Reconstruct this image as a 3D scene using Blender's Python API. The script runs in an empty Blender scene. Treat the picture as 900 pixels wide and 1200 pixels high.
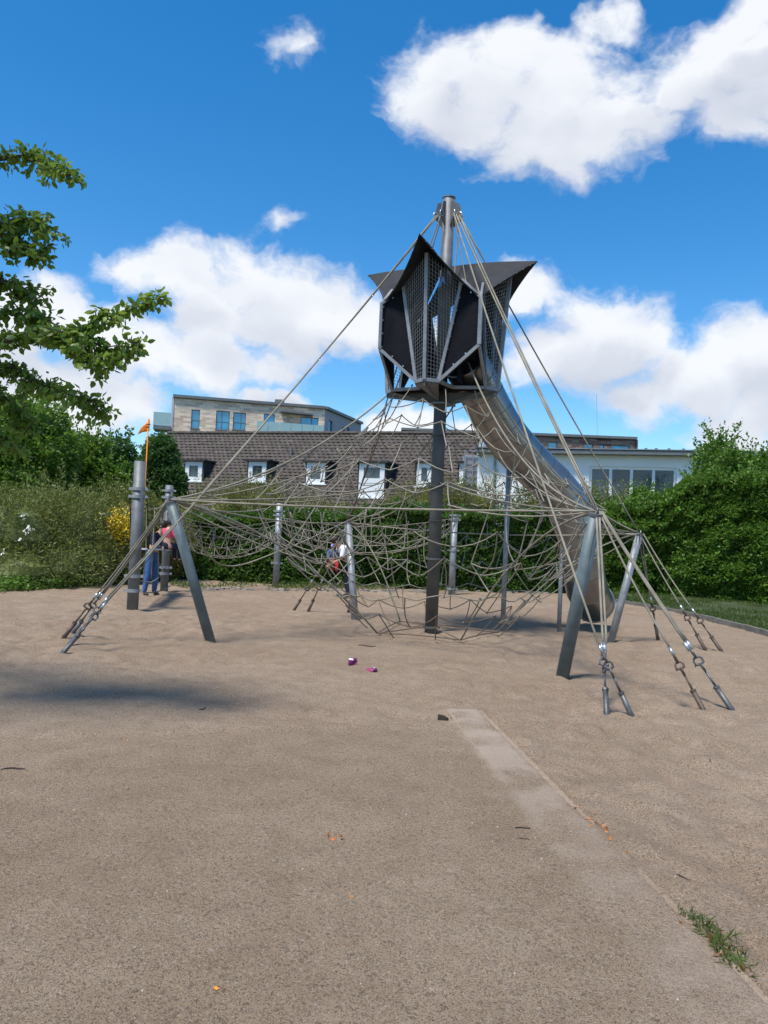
import bpy, bmesh, math, random
import numpy as np
from mathutils import Vector, Matrix
random.seed(7); rng = np.random.default_rng(7)
SC = bpy.context.scene; COL = SC.collection
R = math.radians; PI = math.pi

# ------------------------------------------------------------------ camera
CAM_H = 1.6; FPX = 890.0; PITCH = R(1.8); ROLL = R(2.5)
_r0 = Vector((1, 0, 0)); _u0 = Vector((0, -math.sin(PITCH), math.cos(PITCH))); FWD = Vector((0, math.cos(PITCH), math.sin(PITCH)))
RIGHT = math.cos(ROLL) * _r0 + math.sin(ROLL) * _u0
UP = math.cos(ROLL) * _u0 - math.sin(ROLL) * _r0
EYE = Vector((0, 0, CAM_H))
cam = bpy.data.cameras.new('camera'); camo = bpy.data.objects.new('camera', cam); COL.objects.link(camo)
cam.sensor_fit = 'VERTICAL'; cam.sensor_height = 36.0; cam.lens = 36 * FPX / 1200; cam.clip_start = 0.1; cam.clip_end = 3000
m = Matrix((RIGHT, UP, -FWD)).transposed().to_4x4(); m.translation = EYE; camo.matrix_world = m
SC.camera = camo

# ------------------------------------------------------------------ surveying helpers (photo measurements -> metres)
def ray(px, py): return (FWD * FPX + RIGHT * (px - 450) + UP * (600 - py)).normalized()
def at(px, py, Y):
    d = ray(px, py); return EYE + d * (Y / d.y)
def ground(px, py, z=0.0):
    d = ray(px, py); return EYE + d * ((z - CAM_H) / d.z)
def above(base, py):
    """point vertically above base seen at photo row py"""
    lo, hi = -1.0, 60.0
    for _ in range(40):
        mid = (lo + hi) / 2; p = Vector((base[0], base[1], mid)) - EYE
        row = 600 - FPX * p.dot(UP) / p.dot(FWD)
        if row > py: lo = mid
        else: hi = mid
    return Vector((base[0], base[1], lo))

# ------------------------------------------------------------------ sky and sun
TO_SUN = Vector((-0.26, -0.33, 0.91)).normalized()
SUN_EL = math.asin(TO_SUN.z); SUN_AZ = math.atan2(TO_SUN.x, TO_SUN.y)
SC.view_settings.view_transform = 'Standard'; SC.view_settings.look = 'None'
SC.view_settings.exposure = 0.85; SC.view_settings.gamma = 1.0
sun = bpy.data.lights.new('sun', 'SUN'); suno = bpy.data.objects.new('sun', sun); COL.objects.link(suno)
sun.energy = 2.9; sun.angle = R(11); sun.color = (1.0, 0.95, 0.88)
suno.rotation_euler = (-TO_SUN).to_track_quat('-Z', 'Y').to_euler()

W = bpy.data.worlds.new('World'); SC.world = W; W.use_nodes = True
nt = W.node_tree; N = nt.nodes; L = nt.links; N.clear()
def wn(t, **k):
    n = N.new(t)
    for a, b in k.items(): setattr(n, a, b)
    return n
def wmath(op, a, b=None, c=None, clamp=False):
    n = wn('ShaderNodeMath', operation=op, use_clamp=clamp)
    for i, v in enumerate((a, b, c)):
        if v is None: continue
        if isinstance(v, (int, float)): n.inputs[i].default_value = v
        else: L.new(v, n.inputs[i])
    return n.outputs[0]
sky = wn('ShaderNodeTexSky', sky_type='NISHITA'); sky.sun_disc = False
sky.sun_elevation = SUN_EL; sky.sun_rotation = SUN_AZ; sky.air_density = 1.0; sky.dust_density = 0.3; sky.ozone_density = 3.0
hsv = wn('ShaderNodeHueSaturation'); hsv.inputs['Saturation'].default_value = 1.38; hsv.inputs['Value'].default_value = 1.04; hsv.inputs['Hue'].default_value = 0.498
L.new(sky.outputs[0], hsv.inputs['Color'])
tc = wn('ShaderNodeTexCoord')
nrm = wn('ShaderNodeVectorMath', operation='NORMALIZE'); L.new(tc.outputs['Generated'], nrm.inputs[0])
# warp the direction a little so that the cloud outlines billow
wnz = wn('ShaderNodeTexNoise'); wnz.inputs['Scale'].default_value = 5.5; wnz.inputs['Detail'].default_value = 5; wnz.inputs['Roughness'].default_value = 0.6
L.new(nrm.outputs[0], wnz.inputs['Vector'])
wsub = wn('ShaderNodeVectorMath', operation='SUBTRACT'); L.new(wnz.outputs['Color'], wsub.inputs[0]); wsub.inputs[1].default_value = (.5, .5, .5)
wsc = wn('ShaderNodeVectorMath', operation='SCALE'); L.new(wsub.outputs[0], wsc.inputs[0]); wsc.inputs['Scale'].default_value = 0.11
wadd = wn('ShaderNodeVectorMath', operation='ADD'); L.new(nrm.outputs[0], wadd.inputs[0]); L.new(wsc.outputs[0], wadd.inputs[1])
wmul = wn('ShaderNodeVectorMath', operation='MULTIPLY'); L.new(wadd.outputs[0], wmul.inputs[0]); wmul.inputs[1].default_value = (1, 1, 1.6)
CL = [(505,115,62),(570,95,80),(650,120,90),(720,130,80),(640,165,85),(600,60,50),(688,40,34),(715,8,34),(664,58,34),(560,150,60),(735,90,45),
      (830,85,75),(880,120,60),(850,40,45),(880,5,40),(905,60,80),(800,110,40),(700,165,60),(535,75,55),
      (350,66,20),(330,258,13),(198,278,7),
      (300,335,75),(215,330,65),(160,325,45),(365,355,75),(425,372,60),(330,380,75),(245,375,60),
      (60,372,60),(10,385,60),(120,400,60),(250,425,60),(310,433,38),(180,415,55),
      (100,465,75),(30,450,60),(160,475,45),(80,510,60),(20,520,60),
      (480,385,55),(605,350,48),(690,385,72),(740,392,48),(640,420,60),(700,420,50),
      (800,432,75),(880,410,70),(740,455,50),(905,440,80),(850,455,55),(690,375,50),
      (480,498,50),(440,505,30),(560,510,40),(290,468,28),(330,475,30),(880,500,60),(950,90,90),(960,430,80)]
f = None; f_up = None
wup = wn('ShaderNodeVectorMath', operation='ADD'); L.new(wmul.outputs[0], wup.inputs[0]); wup.inputs[1].default_value = (-0.02, 0, 0.075)
for (px, py, r) in CL:
    d = ray(px, py)
    dist = wn('ShaderNodeVectorMath', operation='DISTANCE'); L.new(wmul.outputs[0], dist.inputs[0])
    dist.inputs[1].default_value = (d.x, d.y, d.z * 1.6)
    rr = r / FPX * 1.05
    wt = 0.34 if r < 25 else 1.0
    if r < 25: rr *= 1.25
    v = wmath('MULTIPLY_ADD', dist.outputs['Value'], -wt / rr, wt)
    f = v if f is None else wmath('SMOOTH_MAX', f, v, 0.25)
    if r < 25: continue
    dist = wn('ShaderNodeVectorMath', operation='DISTANCE'); L.new(wup.outputs[0], dist.inputs[0]); dist.inputs[1].default_value = (d.x, d.y, d.z * 1.6)
    v = wmath('MULTIPLY_ADD', dist.outputs['Value'], -1.0 / rr, 1.0)
    f_up = v if f_up is None else wmath('SMOOTH_MAX', f_up, v, 0.25)
# cumulus over the rest of the sky, out of the frame too: same kind, thinner
gn = wn('ShaderNodeTexNoise'); gn.inputs['Scale'].default_value = 3.1; gn.inputs['Detail'].default_value = 3; L.new(wmul.outputs[0], gn.inputs['Vector'])
sep = wn('ShaderNodeSeparateXYZ'); L.new(nrm.outputs[0], sep.inputs[0])
rest = wmath('MULTIPLY_ADD', gn.outputs['Fac'], 4.0, -2.2)
# only where the frame does not reach (direction away from the view)
vd = wn('ShaderNodeVectorMath', operation='DOT_PRODUCT'); L.new(nrm.outputs[0], vd.inputs[0]); vd.inputs[1].default_value = tuple(FWD)
away = wn('ShaderNodeMapRange'); L.new(vd.outputs['Value'], away.inputs[0]); away.inputs[1].default_value = 0.80; away.inputs[2].default_value = 0.62; away.inputs[3].default_value = -2; away.inputs[4].default_value = 0
rest = wmath('ADD', rest, away.outputs[0])
f = wmath('SMOOTH_MAX', f, rest, 0.2)
fn = wn('ShaderNodeTexNoise'); fn.inputs['Scale'].default_value = 15; fn.inputs['Detail'].default_value = 10; fn.inputs['Roughness'].default_value = 0.58
L.new(wmul.outputs[0], fn.inputs['Vector'])
dens = wmath('ADD', f, wmath('MULTIPLY_ADD', fn.outputs['Fac'], 1.55, -0.78))
mask = wn('ShaderNodeMapRange', interpolation_type='SMOOTHSTEP'); L.new(dens, mask.inputs[0]); mask.inputs[1].default_value = -0.12; mask.inputs[2].default_value = 0.56
# cloud relief: compare the noise with itself a step towards the sun
off = wn('ShaderNodeVectorMath', operation='ADD'); L.new(wmul.outputs[0], off.inputs[0]); off.inputs[1].default_value = (-0.012, 0, 0.045)
fn2 = wn('ShaderNodeTexNoise'); fn2.inputs['Scale'].default_value = 5; fn2.inputs['Detail'].default_value = 3; fn2.inputs['Roughness'].default_value = 0.45; L.new(off.outputs[0], fn2.inputs['Vector'])
fn3 = wn('ShaderNodeTexNoise'); fn3.inputs['Scale'].default_value = 5; fn3.inputs['Detail'].default_value = 3; fn3.inputs['Roughness'].default_value = 0.45; L.new(wmul.outputs[0], fn3.inputs['Vector'])
rel = wmath('SUBTRACT', fn3.outputs['Fac'], fn2.outputs['Fac'])
above_ = wmath('ADD', f_up, wmath('MULTIPLY_ADD', fn3.outputs['Fac'], 0.9, -0.45))
thick = wn('ShaderNodeMapRange', interpolation_type='SMOOTHSTEP'); L.new(above_, thick.inputs[0]); thick.inputs[1].default_value = 0.0; thick.inputs[2].default_value = 0.75
lit = wmath('ADD', wmath('MULTIPLY_ADD', thick.outputs[0], -0.62, 1.0), wmath('MULTIPLY', rel, 2.2), clamp=True)
ccol = wn('ShaderNodeMix', data_type='RGBA'); L.new(lit, ccol.inputs[0])
ccol.inputs[6].default_value = (3.3, 3.55, 4.15, 1); ccol.inputs[7].default_value = (5.3, 5.45, 5.7, 1)
mx = wn('ShaderNodeMix', data_type='RGBA'); L.new(wmath('MULTIPLY', mask.outputs[0], 0.97), mx.inputs[0]); L.new(hsv.outputs[0], mx.inputs[6]); L.new(ccol.outputs[2], mx.inputs[7])
bg = wn('ShaderNodeBackground'); bg.inputs['Strength'].default_value = 0.1; L.new(mx.outputs[2], bg.inputs['Color'])
wo = wn('ShaderNodeOutputWorld'); L.new(bg.outputs[0], wo.inputs[0])
W.cycles.sampling_method = 'MANUAL'; W.cycles.sample_map_resolution = 512

# ------------------------------------------------------------------ materials
def mat(name, base, rough=0.7, metal=0.0, var=0.15, vscale=8.0, bump=0.0, bscale=40.0, dark=None, island=0.0, spec=0.4, trans=0.0, alpha=1.0, detail=4):
    """principled material: base colour broken up by noise, optional wear colour, bump, per-leaf variation"""
    M = bpy.data.materials.new(name); M.use_nodes = True
    t = M.node_tree; n = t.nodes; l = t.links; p = n['Principled BSDF']
    p.inputs['Roughness'].default_value = rough; p.inputs['Metallic'].default_value = metal
    p.inputs['Specular IOR Level'].default_value = spec
    if trans: p.inputs['Transmission Weight'].default_value = trans
    if alpha < 1: p.inputs['Alpha'].default_value = alpha
    co = n.new('ShaderNodeTexCoord')
    nz = n.new('ShaderNodeTexNoise'); nz.inputs['Scale'].default_value = vscale; nz.inputs['Detail'].default_value = detail
    l.new(co.outputs['Object'], nz.inputs['Vector'])
    mr = n.new('ShaderNodeMapRange'); mr.inputs[1].default_value = 0.3; mr.inputs[2].default_value = 0.7
    l.new(nz.outputs['Fac'], mr.inputs[0])
    mix = n.new('ShaderNodeMix'); mix.data_type = 'RGBA'
    d = dark or tuple(c * (1 - var) for c in base); b = tuple(min(1, c * (1 + var)) for c in base) if dark is None else base
    mix.inputs[6].default_value = (*d, 1); mix.inputs[7].default_value = (*b, 1); l.new(mr.outputs[0], mix.inputs[0])
    out = mix.outputs[2]
    if island:
        g = n.new('ShaderNodeNewGeometry'); h = n.new('ShaderNodeHueSaturation')
        m1 = n.new('ShaderNodeMapRange'); m1.inputs[3].default_value = 1 - island; m1.inputs[4].default_value = 1 + island
        l.new(g.outputs['Random Per Island'], m1.inputs[0]); l.new(m1.outputs[0], h.inputs['Value'])
        m2 = n.new('ShaderNodeMapRange'); m2.inputs[3].default_value = 0.485; m2.inputs[4].default_value = 0.515
        mm = n.new('ShaderNodeMath'); mm.operation = 'FRACT'; mk = n.new('ShaderNodeMath'); mk.operation = 'MULTIPLY'; mk.inputs[1].default_value = 7.31
        l.new(g.outputs['Random Per Island'], mk.inputs[0]); l.new(mk.outputs[0], mm.inputs[0]); l.new(mm.outputs[0], m2.inputs[0]); l.new(m2.outputs[0], h.inputs['Hue'])
        l.new(out, h.inputs['Color']); out = h.outputs[0]
    l.new(out, p.inputs['Base Color'])
    if bump:
        bz = n.new('ShaderNodeTexNoise'); bz.inputs['Scale'].default_value = bscale; bz.inputs['Detail'].default_value = 5; l.new(co.outputs['Object'], bz.inputs['Vector'])
        bu = n.new('ShaderNodeBump'); bu.inputs['Strength'].default_value = bump; bu.inputs['Distance'].default_value = 0.02
        l.new(bz.outputs['Fac'], bu.inputs['Height']); l.new(bu.outputs[0], p.inputs['Normal'])
    return M
def leafmat(name, base, trans=(0.3, 0.42, 0.08), island=0.35, rough=0.5):
    """leaf: glossy top plus light coming through the blade"""
    M = mat(name, base, rough=rough, var=0.25, vscale=1.3, island=island, spec=0.35)
    t = M.node_tree; n = t.nodes; l = t.links; p = n['Principled BSDF']
    tr = n.new('ShaderNodeBsdfTranslucent'); tr.inputs['Color'].default_value = (*[c * 0.9 for c in trans], 1)
    ms = n.new('ShaderNodeMixShader'); ms.inputs[0].default_value = 0.32
    l.new(p.outputs[0], ms.inputs[1]); l.new(tr.outputs[0], ms.inputs[2]); l.new(ms.outputs[0], n['Material Output'].inputs['Surface'])
    return M
M = {}
M['galv'] = mat('galvanised steel', (0.27, 0.285, 0.295), 0.5, 0.35, 0.22, 9, 0.05, 60)
M['galv_dark'] = mat('weathered post steel', (0.15, 0.16, 0.168), 0.55, 0.25, 0.2, 7, 0.05, 60)
M['galv_light'] = mat('bright zinc', (0.5, 0.52, 0.53), 0.3, 0.8, 0.15, 20)
M['mast'] = mat('shaded mast steel', (0.098, 0.098, 0.092), 0.6, 0.15, 0.25, 4, 0.06, 50)  # lower mast: the cabin's shade is put into this darker colour
M['strut'] = mat('blue grey painted strut', (0.115, 0.15, 0.16), 0.5, 0.15, 0.2, 6, 0.05, 40)
M['frame'] = mat('cabin frame steel', (0.24, 0.25, 0.26), 0.5, 0.3, 0.15, 10)
M['steel'] = mat('stainless sheet', (0.30, 0.288, 0.275), 0.30, 0.85, 0.12, 3, 0.03, 30)
M['black'] = mat('black laminate', (0.007, 0.008, 0.012), 0.75, 0, 0.3, 6, 0.04, 80, spec=0.12)
M['hood'] = mat('dark grey rubber sheet', (0.022, 0.024, 0.028), 0.7, 0, 0.25, 5, 0.08, 60, spec=0.25)
M['rope'] = mat('beige rope', (0.245, 0.225, 0.175), 0.9, 0, 0.25, 5, 0.4, 160)
M['rope_dark'] = mat('brown and backlit rope', (0.16, 0.12, 0.09), 0.9, 0, 0.3, 5, 0.4, 160)  # brown of the low ropes; also paints the backlit rear guys dark
M['rope_black'] = mat('black rope', (0.025, 0.025, 0.026), 0.85, 0, 0.2, 9)
M['rust'] = mat('rusty anchor steel', (0.12, 0.09, 0.07), 0.6, 0.5, 0.3, 25, 0.2, 90)
M['anchor'] = mat('worn anchor steel', (0.12, 0.125, 0.125), 0.5, 0.5, 0.3, 25, 0.1, 90)
M['white'] = mat('white window frame', (0.78, 0.79, 0.78), 0.45, 0, 0.05)
M['render'] = mat('white render', (0.86, 0.85, 0.83), 0.85, 0, 0.05, 1.2, 0.1, 60)
M['grey_render'] = mat('grey render', (0.36, 0.36, 0.38), 0.85, 0, 0.05, 1.2)
M['tile'] = mat('brown roof tile', (0.068, 0.055, 0.046), 0.75, 0, 0.3, 4.0, 0.1, 30, island=0.2)
M['darkslate'] = mat('dark dormer cladding', (0.035, 0.034, 0.036), 0.7, 0, 0.25, 4)
M['metaldark'] = mat('roof edge metal', (0.16, 0.17, 0.17), 0.5, 0.3, 0.15)
M['stone'] = mat('edging stone', (0.28, 0.25, 0.21), 0.85, 0, 0.3, 9, 0.3, 40)
M['kerb'] = mat('weathered kerb', (0.16, 0.15, 0.13), 0.9, 0, 0.3, 9, 0.4, 50)
M['bark'] = mat('bark', (0.085, 0.065, 0.05), 0.9, 0, 0.35, 14, 0.6, 40)
M['twig'] = mat('dry twig', (0.06, 0.045, 0.035), 0.9, 0, 0.3, 30)
M['wood'] = mat('wet dark wood', (0.045, 0.035, 0.025), 0.8, 0, 0.35, 60, 0.5, 120)
M['orange'] = mat('orange cloth', (0.75, 0.22, 0.02), 0.7, 0, 0.08)
M['orange_leaf'] = mat('orange fallen leaf', (0.55, 0.17, 0.03), 0.6, 0, 0.3, 60, island=0.4)
M['yellow_flower'] = mat('yellow broom flower', (0.65, 0.47, 0.02), 0.6, 0, 0.15, 6, island=0.25)
M['white_flower'] = mat('white blossom', (0.75, 0.75, 0.65), 0.6, 0, 0.08, 6)
M['pebble'] = mat('pale pebble', (0.36, 0.31, 0.25), 0.7, 0, 0.3, 30, island=0.6)
M['purple'] = mat('purple plastic', (0.14, 0.012, 0.09), 0.35, 0, 0.15, 30)
M['pink'] = mat('pink rubber', (0.5, 0.09, 0.22), 0.5, 0, 0.15, 30)
M['lav'] = mat('lavender cloth', (0.42, 0.40, 0.72), 0.8, 0, 0.1, 20)
M['whitecloth'] = mat('white cotton', (0.72, 0.70, 0.74), 0.85, 0, 0.05, 8, 0.2, 30)
M['navy'] = mat('navy cloth', (0.012, 0.017, 0.04), 0.85, 0, 0.2, 10)
M['jeans'] = mat('blue denim', (0.045, 0.12, 0.30), 0.85, 0, 0.25, 12)
M['red'] = mat('red cloth', (0.40, 0.03, 0.035), 0.85, 0, 0.15, 10)
M['pinkcloth'] = mat('pink cloth', (0.62, 0.09, 0.15), 0.85, 0, 0.15, 10)
M['bluecloth'] = mat('blue cloth', (0.06, 0.12, 0.26), 0.85, 0, 0.3, 14)
M['skin'] = mat('skin', (0.48, 0.27, 0.19), 0.55, 0, 0.08, 10)
M['hair'] = mat('dark hair', (0.03, 0.018, 0.012), 0.6, 0, 0.3, 40)
M['shoe'] = mat('shoe leather', (0.03, 0.022, 0.02), 0.6, 0, 0.2, 20)
M['ribbon'] = mat('light blue ribbon', (0.10, 0.34, 0.75), 0.5, 0, 0.1)
M['board'] = mat('white board', (0.7, 0.7, 0.7), 0.5, 0, 0.1)
M['soil'] = mat('grassy soil', (0.045, 0.06, 0.022), 0.95, 0, 0.4, 1.5, 0.6, 30)
M['curtain'] = mat('net curtain', (0.55, 0.56, 0.58), 0.9, 0, 0.1, 14)
M['room'] = mat('dark room', (0.03, 0.032, 0.035), 0.9, 0, 0.2, 2)  # sheet behind panes: the unlit room's shade put into the colour
M['navypanel'] = mat('dark blue blind', (0.012, 0.014, 0.05), 0.6, 0, 0.1)
M['glass'] = mat('window glass', (0.09, 0.12, 0.14), 0.05, 0.0, 0.1, 3, spec=1.0, alpha=0.42)
M['glass_blue'] = mat('blue coated glass', (0.05, 0.30, 0.50), 0.08, 0.35, 0.15, 1.2, spec=1.0)
M['rail_glass'] = mat('frosted balcony glass', (0.28, 0.44, 0.45), 0.25, 0.0, 0.05, 3, spec=0.8)
M['lf_hedge'] = leafmat('hornbeam leaf', (0.10, 0.185, 0.026), (0.15, 0.32, 0.03))
M['lf_ivy'] = leafmat('dark evergreen leaf', (0.070, 0.14, 0.028), (0.16, 0.30, 0.04))
M['lf_shaggy'] = leafmat('olive shrub leaf', (0.165, 0.170, 0.042), (0.20, 0.26, 0.06))
M['lf_grey'] = leafmat('grey green willow leaf', (0.150, 0.175, 0.055), (0.26, 0.32, 0.06))
M['lf_tree'] = leafmat('bright tree leaf', (0.10, 0.185, 0.026), (0.24, 0.42, 0.04))
M['lf_dark'] = leafmat('dark tree leaf', (0.050, 0.11, 0.028), (0.11, 0.24, 0.04))
M['lf_cherry'] = leafmat('fruit tree leaf', (0.12, 0.20, 0.03), (0.42, 0.58, 0.08), rough=0.4)
M['lf_grass'] = leafmat('grass blade', (0.085, 0.125, 0.030), (0.18, 0.26, 0.05))
M['lf_dry'] = leafmat('reddish dry weed', (0.16, 0.085, 0.03), (0.25, 0.14, 0.04))

def sandmat(nm='coarse sand', k=1.0, sp=1.0, grit=None):
    Mt = bpy.data.materials.new(nm); Mt.use_nodes = True
    t = Mt.node_tree; n = t.nodes; l = t.links; p = n['Principled BSDF']; p.inputs['Roughness'].default_value = 0.95; p.inputs['Specular IOR Level'].default_value = 0.15
    co = n.new('ShaderNodeTexCoord')
    def noise(s, det=4, rough=.55):
        z = n.new('ShaderNodeTexNoise'); z.inputs['Scale'].default_value = s; z.inputs['Detail'].default_value = det; z.inputs['Roughness'].default_value = rough; l.new(co.outputs['Object'], z.inputs['Vector']); return z.outputs['Fac']
    def rmp(v, a, b, c=0., d=1.):
        z = n.new('ShaderNodeMapRange'); z.inputs[1].default_value = a; z.inputs[2].default_value = b; z.inputs[3].default_value = c; z.inputs[4].default_value = d; l.new(v, z.inputs[0]); return z.outputs[0]
    def mixc(fac, a, b, mode='MIX'):
        z = n.new('ShaderNodeMix'); z.data_type = 'RGBA'; z.blend_type = mode
        if isinstance(fac, float): z.inputs[0].default_value = fac
        else: l.new(fac, z.inputs[0])
        for i, v in ((6, a), (7, b)):
            if isinstance(v, tuple): z.inputs[i].default_value = (*v, 1)
            else: l.new(v, z.inputs[i])
        return z.outputs[2]
    c = mixc(rmp(noise(0.45, 5), .38, .62), tuple(k * q for q in (0.328, 0.243, 0.167)), tuple(k * q for q in (0.388, 0.297, 0.211)))
    c = mixc(rmp(noise(3.5, 5), .35, .65, 0, .45 * sp), c, (0.225, 0.158, 0.100))
    vo = n.new('ShaderNodeTexVoronoi'); vo.inputs['Scale'].default_value = 270; vo.inputs['Randomness'].default_value = 1; l.new(co.outputs['Object'], vo.inputs['Vector'])
    sx = n.new('ShaderNodeSeparateColor'); l.new(vo.outputs['Color'], sx.inputs[0])
    c = mixc(rmp(sx.outputs[0], .82, .97, 0, .6 * sp), c, (0.50, 0.41, 0.31))
    c = mixc(rmp(sx.outputs[1], .70, .90, 0, .85 * sp), c, (0.070, 0.048, 0.034))
    c = mixc(rmp(sx.outputs[2], .90, 1.0, 0, .6), c, (0.36, 0.19, 0.09))
    vo2 = n.new('ShaderNodeTexVoronoi'); vo2.inputs['Scale'].default_value = 75; l.new(co.outputs['Object'], vo2.inputs['Vector'])
    s2 = n.new('ShaderNodeSeparateColor'); l.new(vo2.outputs['Color'], s2.inputs[0])
    c = mixc(rmp(s2.outputs[0], .93, 1.0, 0, .3), c, (0.52, 0.46, 0.40))
    c = mixc(rmp(s2.outputs[1], .86, 1.0, 0, .6), c, (0.12, 0.09, 0.07))
    if grit:
        # the sand lying on the buried slab is coarser and greyer than the loose sand round the tower
        (ox, oy, nx_, ny_), (sx_, sy_, mx_, my_), (ddx, ddy) = grit
        def half(ax, ay, bx, by, w_):
            dp = n.new('ShaderNodeVectorMath'); dp.operation = 'DOT_PRODUCT'; dp.inputs[1].default_value = (bx, by, 0)
            sb = n.new('ShaderNodeVectorMath'); sb.operation = 'SUBTRACT'; l.new(co.outputs['Object'], sb.inputs[0]); sb.inputs[1].default_value = (ax, ay, 0); l.new(sb.outputs[0], dp.inputs[0])
            ad = n.new('ShaderNodeMath'); ad.operation = 'MULTIPLY_ADD'; l.new(noise(4, 4), ad.inputs[0]); ad.inputs[1].default_value = .5; l.new(dp.outputs['Value'], ad.inputs[2])
            return rmp(ad.outputs[0], .25 - w_, .25 + w_)
        h1 = half(ox, oy, nx_, ny_, .18); h2 = half(sx_, sy_, mx_, my_, .22)
        mxn = n.new('ShaderNodeMath'); mxn.operation = 'MAXIMUM'; l.new(h1, mxn.inputs[0]); l.new(h2, mxn.inputs[1])
        c = mixc(rmp(mxn.outputs[0], 0, 1, 1, 0), c, (0.92, 0.92, 0.90), 'MULTIPLY')
        # dusty concrete beam showing through thin sand
        sb = n.new('ShaderNodeVectorMath'); sb.operation = 'SUBTRACT'; l.new(co.outputs['Object'], sb.inputs[0]); sb.inputs[1].default_value = (sx_, sy_, 0)
        def dot(x_, y_):
            q = n.new('ShaderNodeVectorMath'); q.operation = 'DOT_PRODUCT'; q.inputs[1].default_value = (x_, y_, 0); l.new(sb.outputs[0], q.inputs[0]); return q.outputs['Value']
        def mth(op, a, b_):
            q = n.new('ShaderNodeMath'); q.operation = op
            for i, v in ((0, a), (1, b_)):
                if v is None: continue
                if isinstance(v, (int, float)): q.inputs[i].default_value = v
                else: l.new(v, q.inputs[i])
            return q.outputs[0]
        side_ = mth('ABSOLUTE', mth('ADD', dot(mx_, my_), mth('MULTIPLY', noise(9, 5), .05)), None)
        band = mth('MULTIPLY', rmp(side_, .13, .20, 1, 0), rmp(dot(ddx, ddy), -.04, .02))
        patch = mth('MULTIPLY', rmp(noise(2.6, 6), .42, .58, .08, 1), rmp(dot(ddx, ddy), 1.2, 3.2, 1, .38))
        band = mth('MULTIPLY', band, patch)
        c = mixc(mth('MULTIPLY', band, .78), c, (0.43, 0.348, 0.275))
    l.new(c, p.inputs['Base Color'])
    b1 = n.new('ShaderNodeBump'); b1.inputs['Strength'].default_value = 0.55; b1.inputs['Distance'].default_value = 0.008; l.new(vo.outputs['Distance'], b1.inputs['Height'])
    b2 = n.new('ShaderNodeBump'); b2.inputs['Strength'].default_value = 0.7; b2.inputs['Distance'].default_value = 0.035; l.new(noise(38, 7, .7), b2.inputs['Height']); l.new(b1.outputs[0], b2.inputs['Normal'])
    l.new(b2.outputs[0], p.inputs['Normal'])
    return Mt
M['concrete'] = sandmat('sand dusted concrete', 1.22, .6)

def brickmat(name, c1, c2, mortar, scale=0.62):
    Mt = bpy.data.materials.new(name); Mt.use_nodes = True
    t = Mt.node_tree; n = t.nodes; l = t.links; p = n['Principled BSDF']; p.inputs['Roughness'].default_value = 0.9
    uv = n.new('ShaderNodeUVMap')
    b = n.new('ShaderNodeTexBrick'); b.inputs['Scale'].default_value = scale; b.inputs['Color1'].default_value = (*c1, 1); b.inputs['Color2'].default_value = (*c2, 1); b.inputs['Mortar'].default_value = (*mortar, 1)
    b.inputs['Mortar Size'].default_value = 0.012; b.inputs['Brick Width'].default_value = 0.36; b.inputs['Row Height'].default_value = 0.12; b.inputs['Bias'].default_value = 0.0
    l.new(uv.outputs[0], b.inputs['Vector']); l.new(b.outputs['Color'], p.inputs['Base Color'])
    bu = n.new('ShaderNodeBump'); bu.inputs['Strength'].default_value = 0.5; bu.inputs['Distance'].default_value = 0.02; bu.invert = True; l.new(b.outputs['Fac'], bu.inputs['Height']); l.new(bu.outputs[0], p.inputs['Normal'])
    return Mt
M['brick'] = brickmat('pale clinker brick', (0.85, 0.70, 0.54), (0.46, 0.34, 0.25), (0.66, 0.56, 0.45))
M['brick_dark'] = brickmat('red brown clinker brick', (0.36, 0.25, 0.20), (0.10, 0.055, 0.045), (0.18, 0.14, 0.12))

# ------------------------------------------------------------------ object bookkeeping
def tag(o, label=None, cat=None, group=None, kind=None):
    if label: o['label'] = label
    if cat: o['category'] = cat
    if group: o['group'] = group
    if kind: o['kind'] = kind
    return o
def thing(name, label, cat, loc=(0, 0, 0), group=None, rz=0.0):
    o = bpy.data.objects.new(name, None); o.empty_display_size = 0.3; o.location = loc; o.rotation_euler.z = rz; COL.objects.link(o)
    return tag(o, label, cat, group)
def ancestors_loc(p):
    v = Vector((0, 0, 0))
    while p is not None: v = v + Vector(p.location); p = p.parent
    return v

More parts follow.
